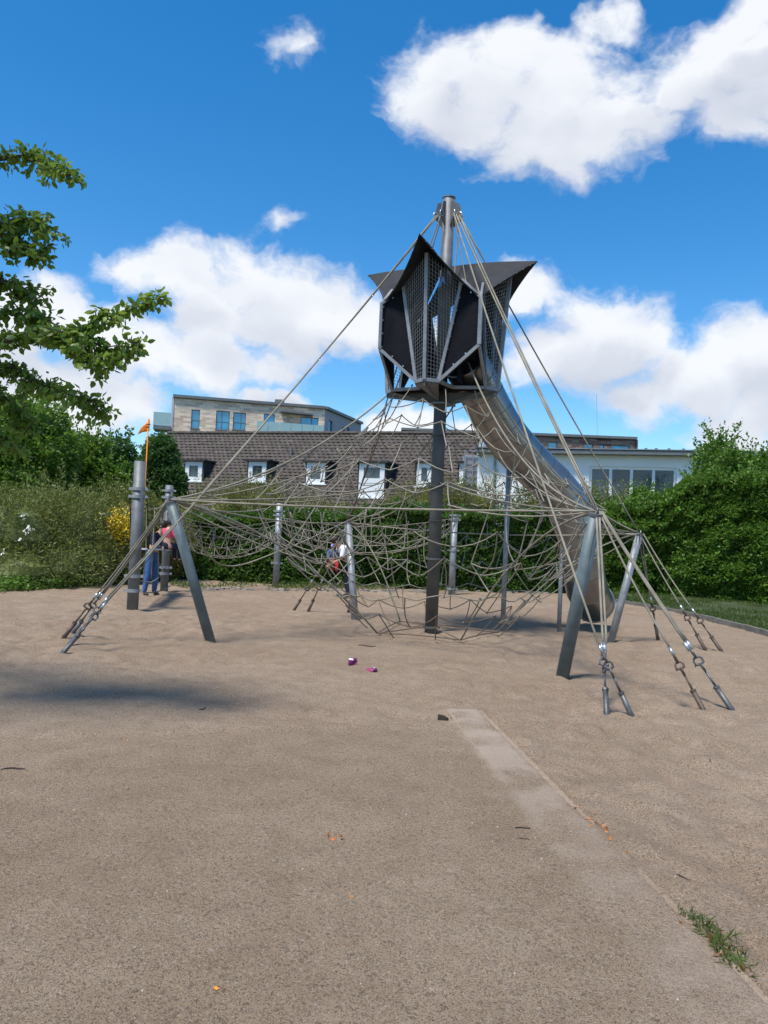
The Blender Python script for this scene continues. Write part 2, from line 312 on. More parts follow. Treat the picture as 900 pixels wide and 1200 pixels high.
class MB:
    """collects geometry in world metres, links it as one mesh object (re-based on its parent)"""
    def __init__(s): s.v = []; s.f = []; s.mi = []; s.uv = None
    def add(s, vs, fs, mi=0):
        b = len(s.v); s.v.extend([tuple(v) for v in vs]); s.f.extend([tuple(b + i for i in q) for q in fs]); s.mi.extend([mi] * len(fs)); return s
    def box(s, c, size, rot=None, mi=0):
        hx, hy, hz = size[0] / 2, size[1] / 2, size[2] / 2
        P = [Vector((x, y, z)) for x in (-hx, hx) for y in (-hy, hy) for z in (-hz, hz)]
        if rot is not None: P = [rot @ p for p in P]
        c = Vector(c)
        return s.add([c + p for p in P], [(0, 1, 3, 2), (4, 6, 7, 5), (0, 4, 5, 1), (2, 3, 7, 6), (0, 2, 6, 4), (1, 5, 7, 3)], mi)
    def bar(s, a, b, w, h, up=(0, 0, 1), mi=0):
        a = Vector(a); b = Vector(b); d = (b - a).normalized(); u = Vector(up); x = d.cross(u)
        if x.length < 1e-3: x = d.cross(Vector((1, 0, 0)))
        x.normalize(); y = x.cross(d)
        P = [q + x * sx * w / 2 + y * sy * h / 2 for q in (a, b) for sx, sy in ((-1, -1), (1, -1), (1, 1), (-1, 1))]
        return s.add(P, [(0, 1, 2, 3)[::-1], (4, 5, 6, 7), (0, 1, 5, 4), (1, 2, 6, 5), (2, 3, 7, 6), (3, 0, 4, 7)], mi)
    def tube(s, pts, r, n=8, caps=True, mi=0):
        pts = [Vector(p) for p in pts]; k = len(pts)
        rs = [r] * k if isinstance(r, (int, float)) else list(r)
        t0 = (pts[1] - pts[0]).normalized(); x = t0.orthogonal().normalized(); V = []; prev = t0
        for i, p in enumerate(pts):
            t = (pts[min(i + 1, k - 1)] - pts[max(i - 1, 0)])
            t = t.normalized() if t.length > 1e-9 else prev
            q = prev.rotation_difference(t); x = q @ x; x = (x - t * x.dot(t)).normalized(); y = t.cross(x); prev = t
            for j in range(n):
                a = 2 * PI * j / n; V.append(p + (x * math.cos(a) + y * math.sin(a)) * rs[i])
        F = [(i * n + j, i * n + (j + 1) % n, (i + 1) * n + (j + 1) % n, (i + 1) * n + j) for i in range(k - 1) for j in range(n)]
        if caps: F += [tuple(range(n))[::-1], tuple((k - 1) * n + j for j in range(n))]
        return s.add(V, F, mi)
    def ring(s, c, axis, R_, r, n=14, m_=6, mi=0, sx=1.0):
        c = Vector(c); ax = Vector(axis).normalized(); x = ax.orthogonal().normalized(); y = ax.cross(x); V = []; F = []
        for i in range(n):
            a = 2 * PI * i / n; d = x * math.cos(a) * sx + y * math.sin(a); dn = d.normalized()
            for j in range(m_):
                b = 2 * PI * j / m_; V.append(c + d * R_ + (dn * math.cos(b) + ax * math.sin(b)) * r)
        for i in range(n):
            for j in range(m_): F.append((i * m_ + j, ((i + 1) % n) * m_ + j, ((i + 1) % n) * m_ + (j + 1) % m_, i * m_ + (j + 1) % m_))
        return s.add(V, F, mi)
    def ball(s, c, r, mi=0, sc=(1, 1, 1), n=8, k=5):
        c = Vector(c); V = [c + Vector((0, 0, r * sc[2]))]; F = []
        for i in range(1, k):
            a = PI * i / k
            for j in range(n):
                b = 2 * PI * j / n; V.append(c + Vector((r * sc[0] * math.sin(a) * math.cos(b), r * sc[1] * math.sin(a) * math.sin(b), r * sc[2] * math.cos(a))))
        V.append(c - Vector((0, 0, r * sc[2])))
        for j in range(n): F.append((0, 1 + j, 1 + (j + 1) % n)); F.append((len(V) - 1, 1 + (k - 2) * n + (j + 1) % n, 1 + (k - 2) * n + j))
        for i in range(k - 2):
            for j in range(n): F.append((1 + i * n + j, 1 + (i + 1) * n + j, 1 + (i + 1) * n + (j + 1) % n, 1 + i * n + (j + 1) % n))
        return s.add(V, F, mi)
    def sheet(s, G, th, mi=0):
        """grid of points G[i][j] given thickness th"""
        a = len(G); b = len(G[0]); nr = {}
        for i in range(a):
            for j in range(b):
                u = G[min(i + 1, a - 1)][j] - G[max(i - 1, 0)][j]; v = G[i][min(j + 1, b - 1)] - G[i][max(j - 1, 0)]
                w = u.cross(v); nr[i, j] = w.normalized() if w.length > 1e-9 else Vector((0, 0, 1))
        V = [G[i][j] + nr[i, j] * th / 2 for i in range(a) for j in range(b)] + [G[i][j] - nr[i, j] * th / 2 for i in range(a) for j in range(b)]
        o = a * b; F = []
        for i in range(a - 1):
            for j in range(b - 1):
                q = (i * b + j, (i + 1) * b + j, (i + 1) * b + j + 1, i * b + j + 1); F.append(q); F.append(tuple(o + k for k in q[::-1]))
        edge = [(i, 0) for i in range(a)] + [(a - 1, j) for j in range(1, b)] + [(i, b - 1) for i in range(a - 2, -1, -1)] + [(0, j) for j in range(b - 2, 0, -1)]
        for k in range(len(edge)):
            p = edge[k]; q = edge[(k + 1) % len(edge)]; P = p[0] * b + p[1]; Q = q[0] * b + q[1]; F.append((P, o + P, o + Q, Q))
        return s.add(V, F, mi)
    def poly(s, P, th, mi=0):
        P = [Vector(p) for p in P]; nn = (P[1] - P[0]).cross(P[2] - P[0]).normalized(); k = len(P)
        V = [p + nn * th / 2 for p in P] + [p - nn * th / 2 for p in P]
        F = [tuple(range(k)), tuple(range(k, 2 * k))[::-1]] + [(i, i + k, (i + 1) % k + k, (i + 1) % k) for i in range(k)]
        return s.add(V, F, mi)
    def build(s, name, mats, parent=None, smooth=False, base=None):
        o0 = ancestors_loc(parent) if parent is not None else (Vector(base) if base is not None else Vector((0, 0, 0)))
        if parent is not None and base is not None: o0 = o0 + Vector(base)
        me = bpy.data.meshes.new(name)
        me.from_pydata([(v[0] - o0.x, v[1] - o0.y, v[2] - o0.z) for v in s.v], [], s.f)
        if not isinstance(mats, (list, tuple)): mats = [mats]
        for m_ in mats: me.materials.append(m_)
        if len(mats) > 1: me.polygons.foreach_set('material_index', s.mi)
        if smooth: me.polygons.foreach_set('use_smooth', [len(q) == 4 for q in s.f])
        if s.uv:
            ul = me.uv_layers.new(name='UVMap'); ul.data.foreach_set('uv', s.uv)
        o = bpy.data.objects.new(name, me); COL.objects.link(o)
        if parent is not None: o.parent = parent
        if base is not None: o.location = base
        return o

def np_mesh(name, V, F, material, parent=None, k=4, smooth=False):
    """big mesh from numpy arrays: V (n,3) world, F (m,k)"""
    me = bpy.data.meshes.new(name); o0 = ancestors_loc(parent); V = V - np.array(o0)
    me.vertices.add(len(V)); me.vertices.foreach_set('co', V.astype(np.float32).ravel())
    me.loops.add(F.size); me.loops.foreach_set('vertex_index', F.astype(np.int32).ravel())
    me.polygons.add(len(F)); me.polygons.foreach_set('loop_start', np.arange(0, F.size, k, dtype=np.int32))
    try: me.polygons.foreach_set('loop_total', np.full(len(F), k, dtype=np.int32))
    except Exception: pass
    if smooth: me.polygons.foreach_set('use_smooth', np.ones(len(F), dtype=bool))
    me.update(calc_edges=True); me.materials.append(material)
    o = bpy.data.objects.new(name, me); COL.objects.link(o)
    if parent is not None: o.parent = parent
    return o

def _hash(ix, iy, seed):
    h = (ix.astype(np.int64) * 374761393 + iy.astype(np.int64) * 668265263 + seed * 1442695041) & 0xffffffff
    h = ((h ^ (h >> 13)) * 1274126177) & 0xffffffff
    return ((h ^ (h >> 16)) & 0xffff) / 65535.0
def vnoise(x, y, s, seed=0):
    x = x / s; y = y / s; ix = np.floor(x); iy = np.floor(y); fx = x - ix; fy = y - iy; fx = fx * fx * (3 - 2 * fx); fy = fy * fy * (3 - 2 * fy)
    a = _hash(ix, iy, seed); b = _hash(ix + 1, iy, seed); c = _hash(ix, iy + 1, seed); d = _hash(ix + 1, iy + 1, seed)
    return (a * (1 - fx) + b * fx) * (1 - fy) + (c * (1 - fx) + d * fx) * fy

def leaves(name, P, size, material, parent=None, aspect=1.7, droop=0.3, jitter=0.4, outward=None, quad=True, up=0.25):
    """leaf blades at points P: folded diamond of 2 triangles (or 4 for near leaves)"""
    n = len(P)
    if n == 0: return None
    d = rng.normal(size=(n, 3)); 
    if outward is not None: d = d * 0.75 + outward * 1.1
    d[:, 2] += up; d /= np.linalg.norm(d, axis=1, keepdims=True)          # leaf direction
    q = rng.normal(size=(n, 3)); q[:, 2] = q[:, 2] * 0.5 + 0.8; s_ = np.cross(d, q); s_ /= (np.linalg.norm(s_, axis=1, keepdims=True) + 1e-9)
    nn = np.cross(s_, d)
    L_ = size * (1 + jitter * rng.uniform(-1, 1, size=(n, 1))); w = L_ / aspect * 0.5
    a = P; b = P + d * L_ * 0.5 + s_ * w - nn * w * 0.25; c = P + d * L_ - nn * L_ * droop; e = P + d * L_ * 0.5 - s_ * w - nn * w * 0.25
    if quad:
        V = np.stack([a, b, c, e], axis=1).reshape(-1, 3); F = np.arange(n * 4).reshape(n, 4)
        return np_mesh(name, V, F, material, parent)
    m0 = P + d * L_ * 0.28 + s_ * w * 0.85 - nn * w * .2; m1 = P + d * L_ * 0.28 - s_ * w * 0.85 - nn * w * .2
    mid = P + d * L_ * 0.45; b = P + d * L_ * 0.62 + s_ * w * 0.85 - nn * (w * .3 + L_ * droop * .4); e = P + d * L_ * 0.62 - s_ * w * 0.85 - nn * (w * .3 + L_ * droop * .4)
    V = np.stack([a, m0, b, c, e, m1, mid], axis=1).reshape(-1, 3)
    k = np.arange(n)[:, None] * 7
    F = np.concatenate([k + np.array([[0, 1, 2, 6]]), k + np.array([[6, 2, 3, 4]]), k + np.array([[0, 6, 4, 5]])], axis=0)
    return np_mesh(name, V, F, material, parent)

# ================================================================== GROUND
STRIP_A = ground(543, 835); STRIP_B = ground(822, 1150)                       # centre line of the concrete beam
sd = Vector((STRIP_B.x - STRIP_A.x, STRIP_B.y - STRIP_A.y)).normalized(); sn = Vector((-sd.y, sd.x))
EDGE_L = ground(0, 868); EDGE_R = ground(520, 850)                            # far edge of the buried slab, seen as a faint line
ed = Vector((EDGE_R.x - EDGE_L.x, EDGE_R.y - EDGE_L.y)).normalized(); en = Vector((-ed.y, ed.x))
_m = 1 if sn.x > 0 else -1
M['sand'] = sandmat(grit=((EDGE_L.x, EDGE_L.y, en.x, en.y), (STRIP_A.x, STRIP_A.y, sn.x * _m, sn.y * _m), (sd.x, sd.y)))
def sand_h(x, y):
    h = (vnoise(x, y, 2.3, 1) - .5) * .05 + (vnoise(x, y, .9, 2) - .5) * .02
    rough = np.clip((vnoise(x, y, 3.1, 9) - .15) * 1.6, 0.35, 1)
    # distance past the slab edge, towards the play tower: trodden, dimpled sand
    dd = (x - EDGE_L.x) * en.x + (y - EDGE_L.y) * en.y + (vnoise(x, y, .5, 21) - .5) * .12
    side = (x - STRIP_A.x) * sn.x + (y - STRIP_A.y) * sn.y                    # >0: towards the right of the beam
    side = side if sn.x > 0 else -side
    far = np.clip(dd / .18, 0, 1); right = np.clip(side / .25, 0, 1)
    f = np.maximum(far, right); f = f * f * (3 - 2 * f)
    dim = (np.abs(vnoise(x, y, .24, 3) - .5) * 2) ** .8 * .06 + (vnoise(x, y, .12, 4) - .5) * .026 + (vnoise(x, y, .42, 5) - .5) * .05
    smooth = (vnoise(x, y, .20, 6) - .5) * .006 + (vnoise(x, y, .09, 7) - .5) * .004
    h = h * .5 + f * rough * (dim - .012) + (1 - f) * (smooth + .022)
    s_par = (x - STRIP_A.x) * sd.x + (y - STRIP_A.y) * sd.y
    on = (1 - np.clip((np.abs(side) - .12) / .10, 0, 1)) * (s_par > -.05) * (s_par < 5.6)
    head = np.exp(-(s_par / .55) ** 2)
    h = h * (1 - on) + on * (.0345 + (vnoise(x, y, .6, 31) - .5) * .008 + (vnoise(x, y, .16, 33) - .5) * .004)
    g = np.exp(-(side - .21) ** 2 / .004) * (s_par > 0) * (s_par < 5)         # little gutter where weeds grow
    h = h - g * .012
    h = h + .022 * np.exp(-(dd / .07) ** 2) * (side < -.3)
    # mounds heaped against the hedges, hollow at the slide's end
    h = h + .05 * np.exp(-((x - 4.0) ** 2 + (y - 13.4) ** 2) / 1.2) * -1
    return h
xs = np.concatenate([np.arange(-15, -5.5, .13), np.arange(-5.5, 5.5, .032), np.arange(5.5, 12, .13)])
ys = np.concatenate([np.arange(.6, 9.5, .032), np.arange(9.5, 15, .055), np.arange(15, 25, .13)])
GX, GY = np.meshgrid(xs, ys, indexing='ij'); GZ = sand_h(GX, GY)
V = np.stack([GX, GY, GZ], -1).reshape(-1, 3); nx, ny = GX.shape
idx = np.arange(nx * ny).reshape(nx, ny)
F = np.stack([idx[:-1, :-1], idx[1:, :-1], idx[1:, 1:], idx[:-1, 1:]], -1).reshape(-1, 4)
o = np_mesh('sand_ground', V, F, M['sand'], smooth=True); tag(o, 'coarse beige playground sand with footprints', kind='structure')
def gz(x, y): return float(sand_h(np.array([float(x)]), np.array([float(y)]))[0])
def gp(px, py):
    p = ground(px, py); return Vector((p.x, p.y, gz(p.x, p.y)))
MB().add([(-900, -300, -.12), (900, -300, -.12), (900, 1500, -.12), (-900, 1500, -.12)], [(0, 1, 2, 3)]).build('ground', M['soil'])['kind'] = 'structure'
# concrete beam that just breaks the surface
b = MB(); L_ = 5.4
for k in range(6):
    a0 = STRIP_A + Vector((sd.x, sd.y, 0)) * (L_ * k / 6 + .004); a1 = STRIP_A + Vector((sd.x, sd.y, 0)) * (L_ * (k + 1) / 6 - .004)
    b.bar((a0.x, a0.y, -.085), (a1.x, a1.y, -.085), .34, .22)
o = b.build('concrete_strip', M['concrete'], base=(STRIP_A.x, STRIP_A.y, 0)); tag(o, 'pale concrete beam half buried in the sand, running towards the viewer', kind='structure')

# kerb and lawn on the right
KP = [ground(690, 702), ground(722, 706.5), ground(760, 713), ground(800, 720.5), ground(840, 730), ground(872, 738), ground(900, 746), ground(960, 768), ground(1040, 800)]
kerb = thing('lawn_kerb', 'low dark kerb of long stones between sand and lawn', 'kerb', (KP[3].x, KP[3].y, 0)); first = None
for a, c in zip(KP[:-1], KP[1:]):
    n_ = max(1, round((c - a).length / 1.0))
    for k in range(n_):
        p = a.lerp(c, k / n_); q = a.lerp(c, (k + 1) / n_); d = (q - p).normalized() * .006
        MB().bar((p.x + d.x, p.y + d.y, .02 + random.uniform(-.008, .008)), (q.x - d.x, q.y - d.y, .02 + random.uniform(-.008, .008)), .08, .18).build('kerb_stone', M['kerb'], kerb)
LP = [Vector((p.x, p.y, 0)) for p in KP]
rows = []
for p in LP: rows.append([Vector((p.x + t * (3.4 + 1.6 * max(0, LP.index(p) - 3)), p.y + t * 13.0, .055 + .10 * t)) + Vector((.04, .04, 0)) for t in np.linspace(0, 1, 8)])
o = MB().sheet(rows, .02).build('lawn', M['soil']); tag(o, kind='structure')
# grass blades
tri = []
def scatter_quad(n, rows):
    P = np.array([[list(v) for v in r] for r in rows]); a, b_ = P.shape[:2]
    u = rng.uniform(0, a - 1.001, n); v = rng.uniform(0, 1, n) ** 1.3 * (b_ - 1.001); i = u.astype(int); j = v.astype(int); fu = (u - i)[:, None]; fv = (v - j)[:, None]
    return (P[i, j] * (1 - fu) + P[i + 1, j] * fu) * (1 - fv) + (P[i, j + 1] * (1 - fu) + P[i + 1, j + 1] * fu) * fv
P = scatter_quad(60000, rows)
keep = vnoise(P[:, 0], P[:, 1], .7, 77) + rng.uniform(-.25, .25, len(P)) > .38
P = P[keep]; P[:, 2] += .0
o = leaves('lawn_grass', P, .075, M['lf_grass'], aspect=6, up=2.6, droop=.15); tag(o, 'short patchy grass of the lawn behind the kerb', 'grass', kind='stuff')

# pebbles, twigs, leaves on the sand
n = 600; px = rng.uniform(-3.2, 3.2, n); py = 1.6 + rng.uniform(0, 1, n) ** 1.3 * 7.5; b = MB()
for x, y in zip(px, py):
    r = random.uniform(.002, .0055); b.ball((x, y, gz(x, y) + r * .3), r, sc=(1, 1, .7), n=5, k=3)
o = b.build('pebbles', M['pebble']); tag(o, 'tiny pale pebbles scattered through the sand', 'pebbles', kind='stuff')
def twig(px, py, L_, ang, label, r=.004, bend=.02):
    p = gp(px, py); d = Vector((math.cos(ang), math.sin(ang), 0)); nrm_ = Vector((-d.y, d.x, 0)); pts = []
    for t in (-.5, -.25, 0, .25, .5):
        q = p + d * L_ * t + nrm_ * bend * math.sin(t * 5 + px); pts.append((q.x, q.y, gz(q.x, q.y) + r * 1.2))
    tag(MB().tube(pts, [r * .6, r, r * 1.1, r, r * .5], 5).build('twig', M['twig'], base=p), label, 'twig', 'dry twigs lying on the sand')
twig(15, 906, .14, .35, 'short dark twig at the far left on the sand', .005)
twig(612, 976, .09, .2, 'small twig on the sand just left of the concrete strip', .004, .008)
twig(614, 989, .06, -.1, 'thin straight sliver of twig below the small twig by the strip', .0025, .002)
twig(430, 757, .26, .3, 'curved twig on the sand between net and purple shoes', .007, .04)
twig(238, 831, .10, .9, 'tiny twig in the middle of the left sand', .005)
twig(800, 1026, .07, .3, 'small twig right of the strip near the weeds', .004, .004)
twig(832, 896, .05, 1.2, 'speck of twig on the open sand at the right', .005, .0)
# piece of wood at the head of the strip
p = gp(518, 843); b = MB()
for k in range(4): b.box((p.x - .02 + .016 * k + random.uniform(-.006, .006), p.y + .03 - .022 * k, p.z + .022 + random.uniform(-.008, .006)), (.018, .045, .052), Matrix.Rotation(.7 + random.uniform(-.2, .2), 3, 'Z') @ Matrix.Rotation(random.uniform(-.3, .3), 3, 'X'))
tag(b.build('wood_stump', M['wood'], base=p), 'splintered dark wood chunk sticking up at the strip end', 'wood')
# orange leaves
def leaf_patch(name, spots, label, cat, m_, size=.03):
    P = []
    for (a, c, n_, s_) in spots:
        g = ground(a, c)
        for _ in range(n_):
            x = g.x + random.gauss(0, s_); y = g.y + random.gauss(0, s_ * 1.2); P.append((x, y, gz(x, y) + .004))
    o = leaves(name, np.array(P), size, m_, aspect=1.4, up=-.1, droop=.1); tag(o, label, cat, kind='stuff')
leaf_patch('fallen_petals', [(394, 986, 9, .02), (390, 990, 4, .02)], 'small clump of orange petals on the middle sand', 'petals', M['orange_leaf'], .028)
leaf_patch('fallen_leaves', [(679, 950, 12, .05), (697, 966, 20, .045), (705, 974, 16, .04), (668, 928, 6, .03), (722, 1000, 5, .04)], 'orange brown leaves gathered along the strip edge', 'leaves', M['orange_leaf'], .02)
leaf_patch('leaf_specks', [(170, 933, 2, .02), (142, 872, 2, .02), (260, 1170, 2, .01), (405, 1115, 2, .01), (452, 896, 1, .01), (415, 1060, 1, .01), (517, 878, 2, .02), (796, 1094, 2, .01)], 'few scattered orange leaf specks on the sand', 'leaves', M['orange_leaf'], .018)
# weeds by the strip
P = []; T = []
for (a, c, n_, s_) in [(808, 1080, 46, .022), (822, 1092, 60, .024), (835, 1105, 80, .028), (845, 1112, 90, .035), (852, 1125, 90, .032), (862, 1138, 60, .03)]:
    g = ground(a, c)
    for _ in range(n_): 
        x = g.x + random.gauss(0, s_); y = g.y + random.gauss(0, s_); (P if random.random() < .7 else T).append((x, y, gz(x, y)))
w = thing('weed_tuft', 'straggling tuft of grass and weeds beside the concrete strip', 'weeds', tuple(P[100]))
leaves('grass_blades', np.array(P), .05, M['lf_grass'], w, aspect=9, up=1.1, droop=.25)
leaves('dry_leaves', np.array(T), .028, M['lf_dry'], w, aspect=2.5, up=.4, droop=.2)

# small shoes
def shoe(px, py, rz, tilt, label):
    p = gp(px, py); t = thing('child_shoe', label, 'shoe', p, "pair of child's purple shoes")
    t.rotation_euler = (tilt[0], tilt[1], rz)
    def shp(prof, z0, z1, name, m_, inset=1.0):
        V = []; k = 14
        for z, s_ in ((z0, inset), ((z0 + z1) / 2, inset * 1.02), (z1, inset * .82)):
            for i in range(k):
                a = 2 * PI * i / k; x = math.cos(a) * .075; y = math.sin(a) * (.030 + .006 * math.cos(a)); V.append((x * s_, y * s_, z + (.018 * (x < -.02) if z == z1 else 0) - (.012 * (x > .03) if z == z1 else 0)))
        F = [(l * k + i, l * k + (i + 1) % k, (l + 1) * k + (i + 1) % k, (l + 1) * k + i) for l in range(2) for i in range(k)] + [tuple(range(k))[::-1], tuple(2 * k + i for i in range(k))]
        o = MB().add(V, F); me = o
        me.v = [tuple(Vector(v) + p) for v in V]; return me.build(name, m_, t, smooth=True)
    shp(None, 0, .018, 'sole', M['pink'], 1.03); shp(None, .0185, .068, 'upper', M['purple'])
    b = MB(); b.box(p + Vector((-.01, 0, .078)), (.022, .064, .012)); b.build('strap', M['white'], t)
shoe(414, 780, .9, (0, -.5, 0), "child's purple shoe standing upright on the sand, left of its pair")
shoe(432, 786, 2.2, (1.5, .2, 0), "child's purple shoe tipped on its side on the sand, showing white")

# ================================================================== PLAY TOWER
MBASE = ground(505, 741); MY = MBASE.y
MX, MYY = MBASE.x, MBASE.y
def axis_z(py): return above((MX, MYY, 0), py).z
Z = {k: axis_z(v) for k, v in dict(top=233, collar=474).items()}
tower = thing('play_tower', 'tall steel mast carrying a black star-roofed climbing cabin', 'play tower', (MX, MYY, 0))
TOPZ = Z['top']
MB().tube([(MX, MYY, -.3), (MX, MYY, 3.0), (MX, MYY, 4.3)], [.108, .108, .108], 28).build('mast', M['mast'], tower, smooth=True)
o = MB().tube([(MX, MYY, 4.3), (MX, MYY, TOPZ)], .106, 28).build('upper_mast', M['galv_dark'], tower, smooth=True)
MB().tube([(MX, MYY, TOPZ + .0), (MX, MYY, TOPZ + .02)], .114, 28).build('mast_cap', M['galv_dark'], tower)
def collar(z, r=.15, h=.03, name='mast_collar', m_=None):
    return MB().tube([(MX, MYY, z - h / 2), (MX, MYY, z + h / 2)], r, 26).build(name, m_ or M['mast'], tower)
ZC1, ZC2, ZC3 = axis_z(570), axis_z(655), axis_z(735)
for z in (ZC1, ZC2, max(.09, ZC3)): collar(z)
for z in (1.9, 3.35): collar(z, .13, .012)
# head plates
PHI0 = R(-20)
def lobe(k, u, v, z):
    a = PHI0 + k * PI / 2; return Vector((MX + math.sin(a) * u + math.cos(a) * v, MYY - math.cos(a) * u + math.sin(a) * v, z))
HEADS = []
for a in (R(-75), R(-35), R(20), R(55), R(85), R(150), R(215)):
    d = Vector((math.sin(a), -math.cos(a), 0)); zt = TOPZ - .22
    P = [Vector((MX, MYY, TOPZ - .08)) + d * .11, Vector((MX, MYY, TOPZ - .12)) + d * .2, Vector((MX, MYY, TOPZ - .36)) + d * .25, Vector((MX, MYY, TOPZ - .42)) + d * .2, Vector((MX, MYY, TOPZ - .5)) + d * .11]
    MB().poly(P, .02).build('head_lug', M['galv_dark'], tower); HEADS.append(Vector((MX, MYY, TOPZ - .33)) + d * .22)

ZF, ZBt, ZKb, ZKt, ZT, ZR = 4.12, 5.76, 4.68, 5.43, 6.24, 6.27
fr = M['frame']
def bolts(pts, nrm_, name, parent):
    b = MB()
    for p in pts: b.tube([p, p + nrm_ * .022], .013, 6)
    b.build(name, M['galv_light'], parent)['kind'] = 'stuff'
for k in range(4):
    Bb = [lobe(k, .82, s * .19, ZF) for s in (-1, 1)]; Bt = [lobe(k, .78, s * .50, ZBt) for s in (-1, 1)]
    Kt = [lobe(k, .835, s * .835, ZKt) for s in (-1, 1)]; Kb = [lobe(k, .835, s * .835, ZKb) for s in (-1, 1)]
    Rb = lobe(k, .98, 0, ZF + .0); Rt = lobe(k, 1.13, 0, 6.10); Tip = lobe(k, 1.44 if k == 3 else 1.56, 0, ZT); Cc = Vector((MX, MYY, ZR)) + (Tip - Vector((MX, MYY, ZT))).normalized() * .05
    rad = (lobe(k, 1, 0, 0) - lobe(k, 0, 0, 0)).normalized()
    # prow: ridge post, side rails, wire mesh
    MB().bar(Rb, Rt, .055, .055, rad).build('ridge_post', fr, tower)
    for i, s in enumerate((-1, 1)):
        b = MB(); b.bar(Bb[i], Bt[i], .05, .045, rad).build('prow_rail', fr, tower)
        MB().bar(Bb[i], Kb[i], .05, .04, rad).build('panel_rail', fr, tower); MB().bar(Bt[i], Kt[i], .05, .04, rad).build('panel_rail', fr, tower)
        MB().bar(Rb, Bb[i], .05, .06, (0, 0, 1)).build('sill_rail', fr, tower)
        # wire mesh between ridge post and prow rail
        mesh_ = MB(); nv = 30
        for q in range(1, nv):
            t = q / nv; a = Rb.lerp(Rt, t); c = Bb[i].lerp(Bt[i], t); mesh_.bar(a, c, .0045, .0045, rad)
        W_ = (Bt[i] - Rt).length; nh = int(W_ / .055)
        for q in range(1, nh):
            # vertical wires spaced evenly at the top, each stopped by the sloping rail
            e = q / nh; top = Rt.lerp(Bt[i], e)
            Wb = (Bb[i] - Rb).length; off_ = q * .055
            if off_ < Wb: bot = Rb.lerp(Bb[i], off_ / Wb)
            else:
                tt = (off_ - Wb) / (W_ - Wb); bot = Bb[i].lerp(Bt[i], tt)
            mesh_.bar(bot, top, .0045, .0045, rad)
        mesh_.build('wire_mesh', M['galv'], tower)['kind'] = 'stuff'
        # black side panel
        P = [Bb[i], Bt[i], Kt[i], Kb[i]] if s < 0 else [Bb[i], Kb[i], Kt[i], Bt[i]]
        cen = sum(P, Vector()) / 4; P2 = [p.lerp(cen, .03) - rad * .03 for p in P]
        pan = MB().poly(P2, .014).build('side_panel', M['black'], tower)
        nn = (P2[1] - P2[0]).cross(P2[2] - P2[0]).normalized(); nn = nn if nn.dot(rad) > 0 else -nn
        pts = []
        Pi = [p.lerp(cen, .11) - rad * .02 for p in P]
        for a, c in zip(Pi, Pi[1:] + Pi[:1]):
            n_ = max(2, int((c - a).length / .2)); pts += [a.lerp(c, q / n_) for q in range(n_)]
        bolts(pts, nn, 'panel_bolts', tower)
        # hood half: curved from the ridge to the corner
        G = []; K = Kt[i]
        ctl = lobe(k, .90, s * .47, 5.70)
        for q in range(13):
            a = q / 12
            rid = Cc.lerp(Tip, a) + Vector((0, 0, .03 * math.sin(a * PI)))
            e = (1 - a) ** 2 * K + 2 * a * (1 - a) * ctl + a * a * Tip if a < 1 else Tip
            row = []
            for w_ in range(7):
                t = w_ / 6; pnt = rid.lerp(e, t); pnt = pnt - Vector((0, 0, .10 * math.sin(t * PI) * (1 - a) * .6)); row.append(pnt)
            G.append(row)
        # outward side must look up; sheet has thickness so both sides read
        MB().sheet(G, .018).build('hood_sheet', M['hood'], tower)
        eb = [G[q][6].lerp(G[q][5], .2) for q in range(1, 12)]
        bolts([p for p in eb], Vector((0, 0, 1)) * .3 + rad * .1, 'hood_bolts', tower)
    MB().bar(Kb[1], Kt[1] + Vector((0, 0, .02)), .06, .05, rad).build('corner_post', fr, tower)
    # floor ring edge to the next lobe and webs down to the mast
    Bn = lobe(k + 1, .82, -.19, ZF)
    a45 = PHI0 + k * PI / 2 + PI / 4; notch = Vector((MX + math.sin(a45) * .42, MYY - math.cos(a45) * .42, ZF))
    MB().bar(Bb[1], notch, .05, .05).build('floor_rail', M['frame'], tower); MB().bar(notch, Bn, .05, .05).build('floor_rail', M['frame'], tower)
    cen_ = Vector((MX, MYY, 0)); d = rad
    P = [cen_ + d * .11 + Vector((0, 0, ZF - .03)), Rb + Vector((0, 0, -.03)), Rb + Vector((0, 0, -.10)), cen_ + d * .13 + Vector((0, 0, Z['collar'] + .02)), cen_ + d * .11 + Vector((0, 0, Z['collar'] + .02))]
    MB().poly(P, .014).build('floor_web', M['galv_dark'], tower)
    # sloping soffit plates either side of each web
    for s, e in ((1, Bb[1]), (-1, Bb[0])):
        q = cen_ + d * .13 + Vector((0, 0, Z['collar'] + .04))
        MB().poly([Rb + Vector((0, 0, -.04)), e + Vector((0, 0, -.04)), q] if s > 0 else [Rb + Vector((0, 0, -.04)), q, e + Vector((0, 0, -.04))], .012).build('soffit_plate', M['galv_dark'], tower)
P = []
for k in range(4): P += [lobe(k, .80, -.18, ZF + .01), lobe(k, .95, 0, ZF + .01), lobe(k, .80, .18, ZF + .01), lobe(k + .5, .41, 0, ZF + .01)]
MB().poly(P, .03).build('cabin_floor', M['black'], tower)
collar(Z['collar'], .20, .03, 'support_collar', M['galv_dark'])
# inner deck / riser behind the slide entrance
a, c = lobe(1, .45, -.62, 4.3), lobe(1, .45, .2, 4.3)
MB().bar(a, c, .02, .28).build('entrance_riser', M['black'], tower)
# ribbon tied to the mesh
q = lobe(0, .93, .17, 5.62)
MB().bar(q, q + Vector((.06, -.03, .15)), .03, .01, (0, 1, 0)).bar(q + Vector((.05, -.03, .14)), q + Vector((.08, -.03, .04)), .02, .01, (0, 1, 0)).build('ribbon', M['ribbon'], tower)

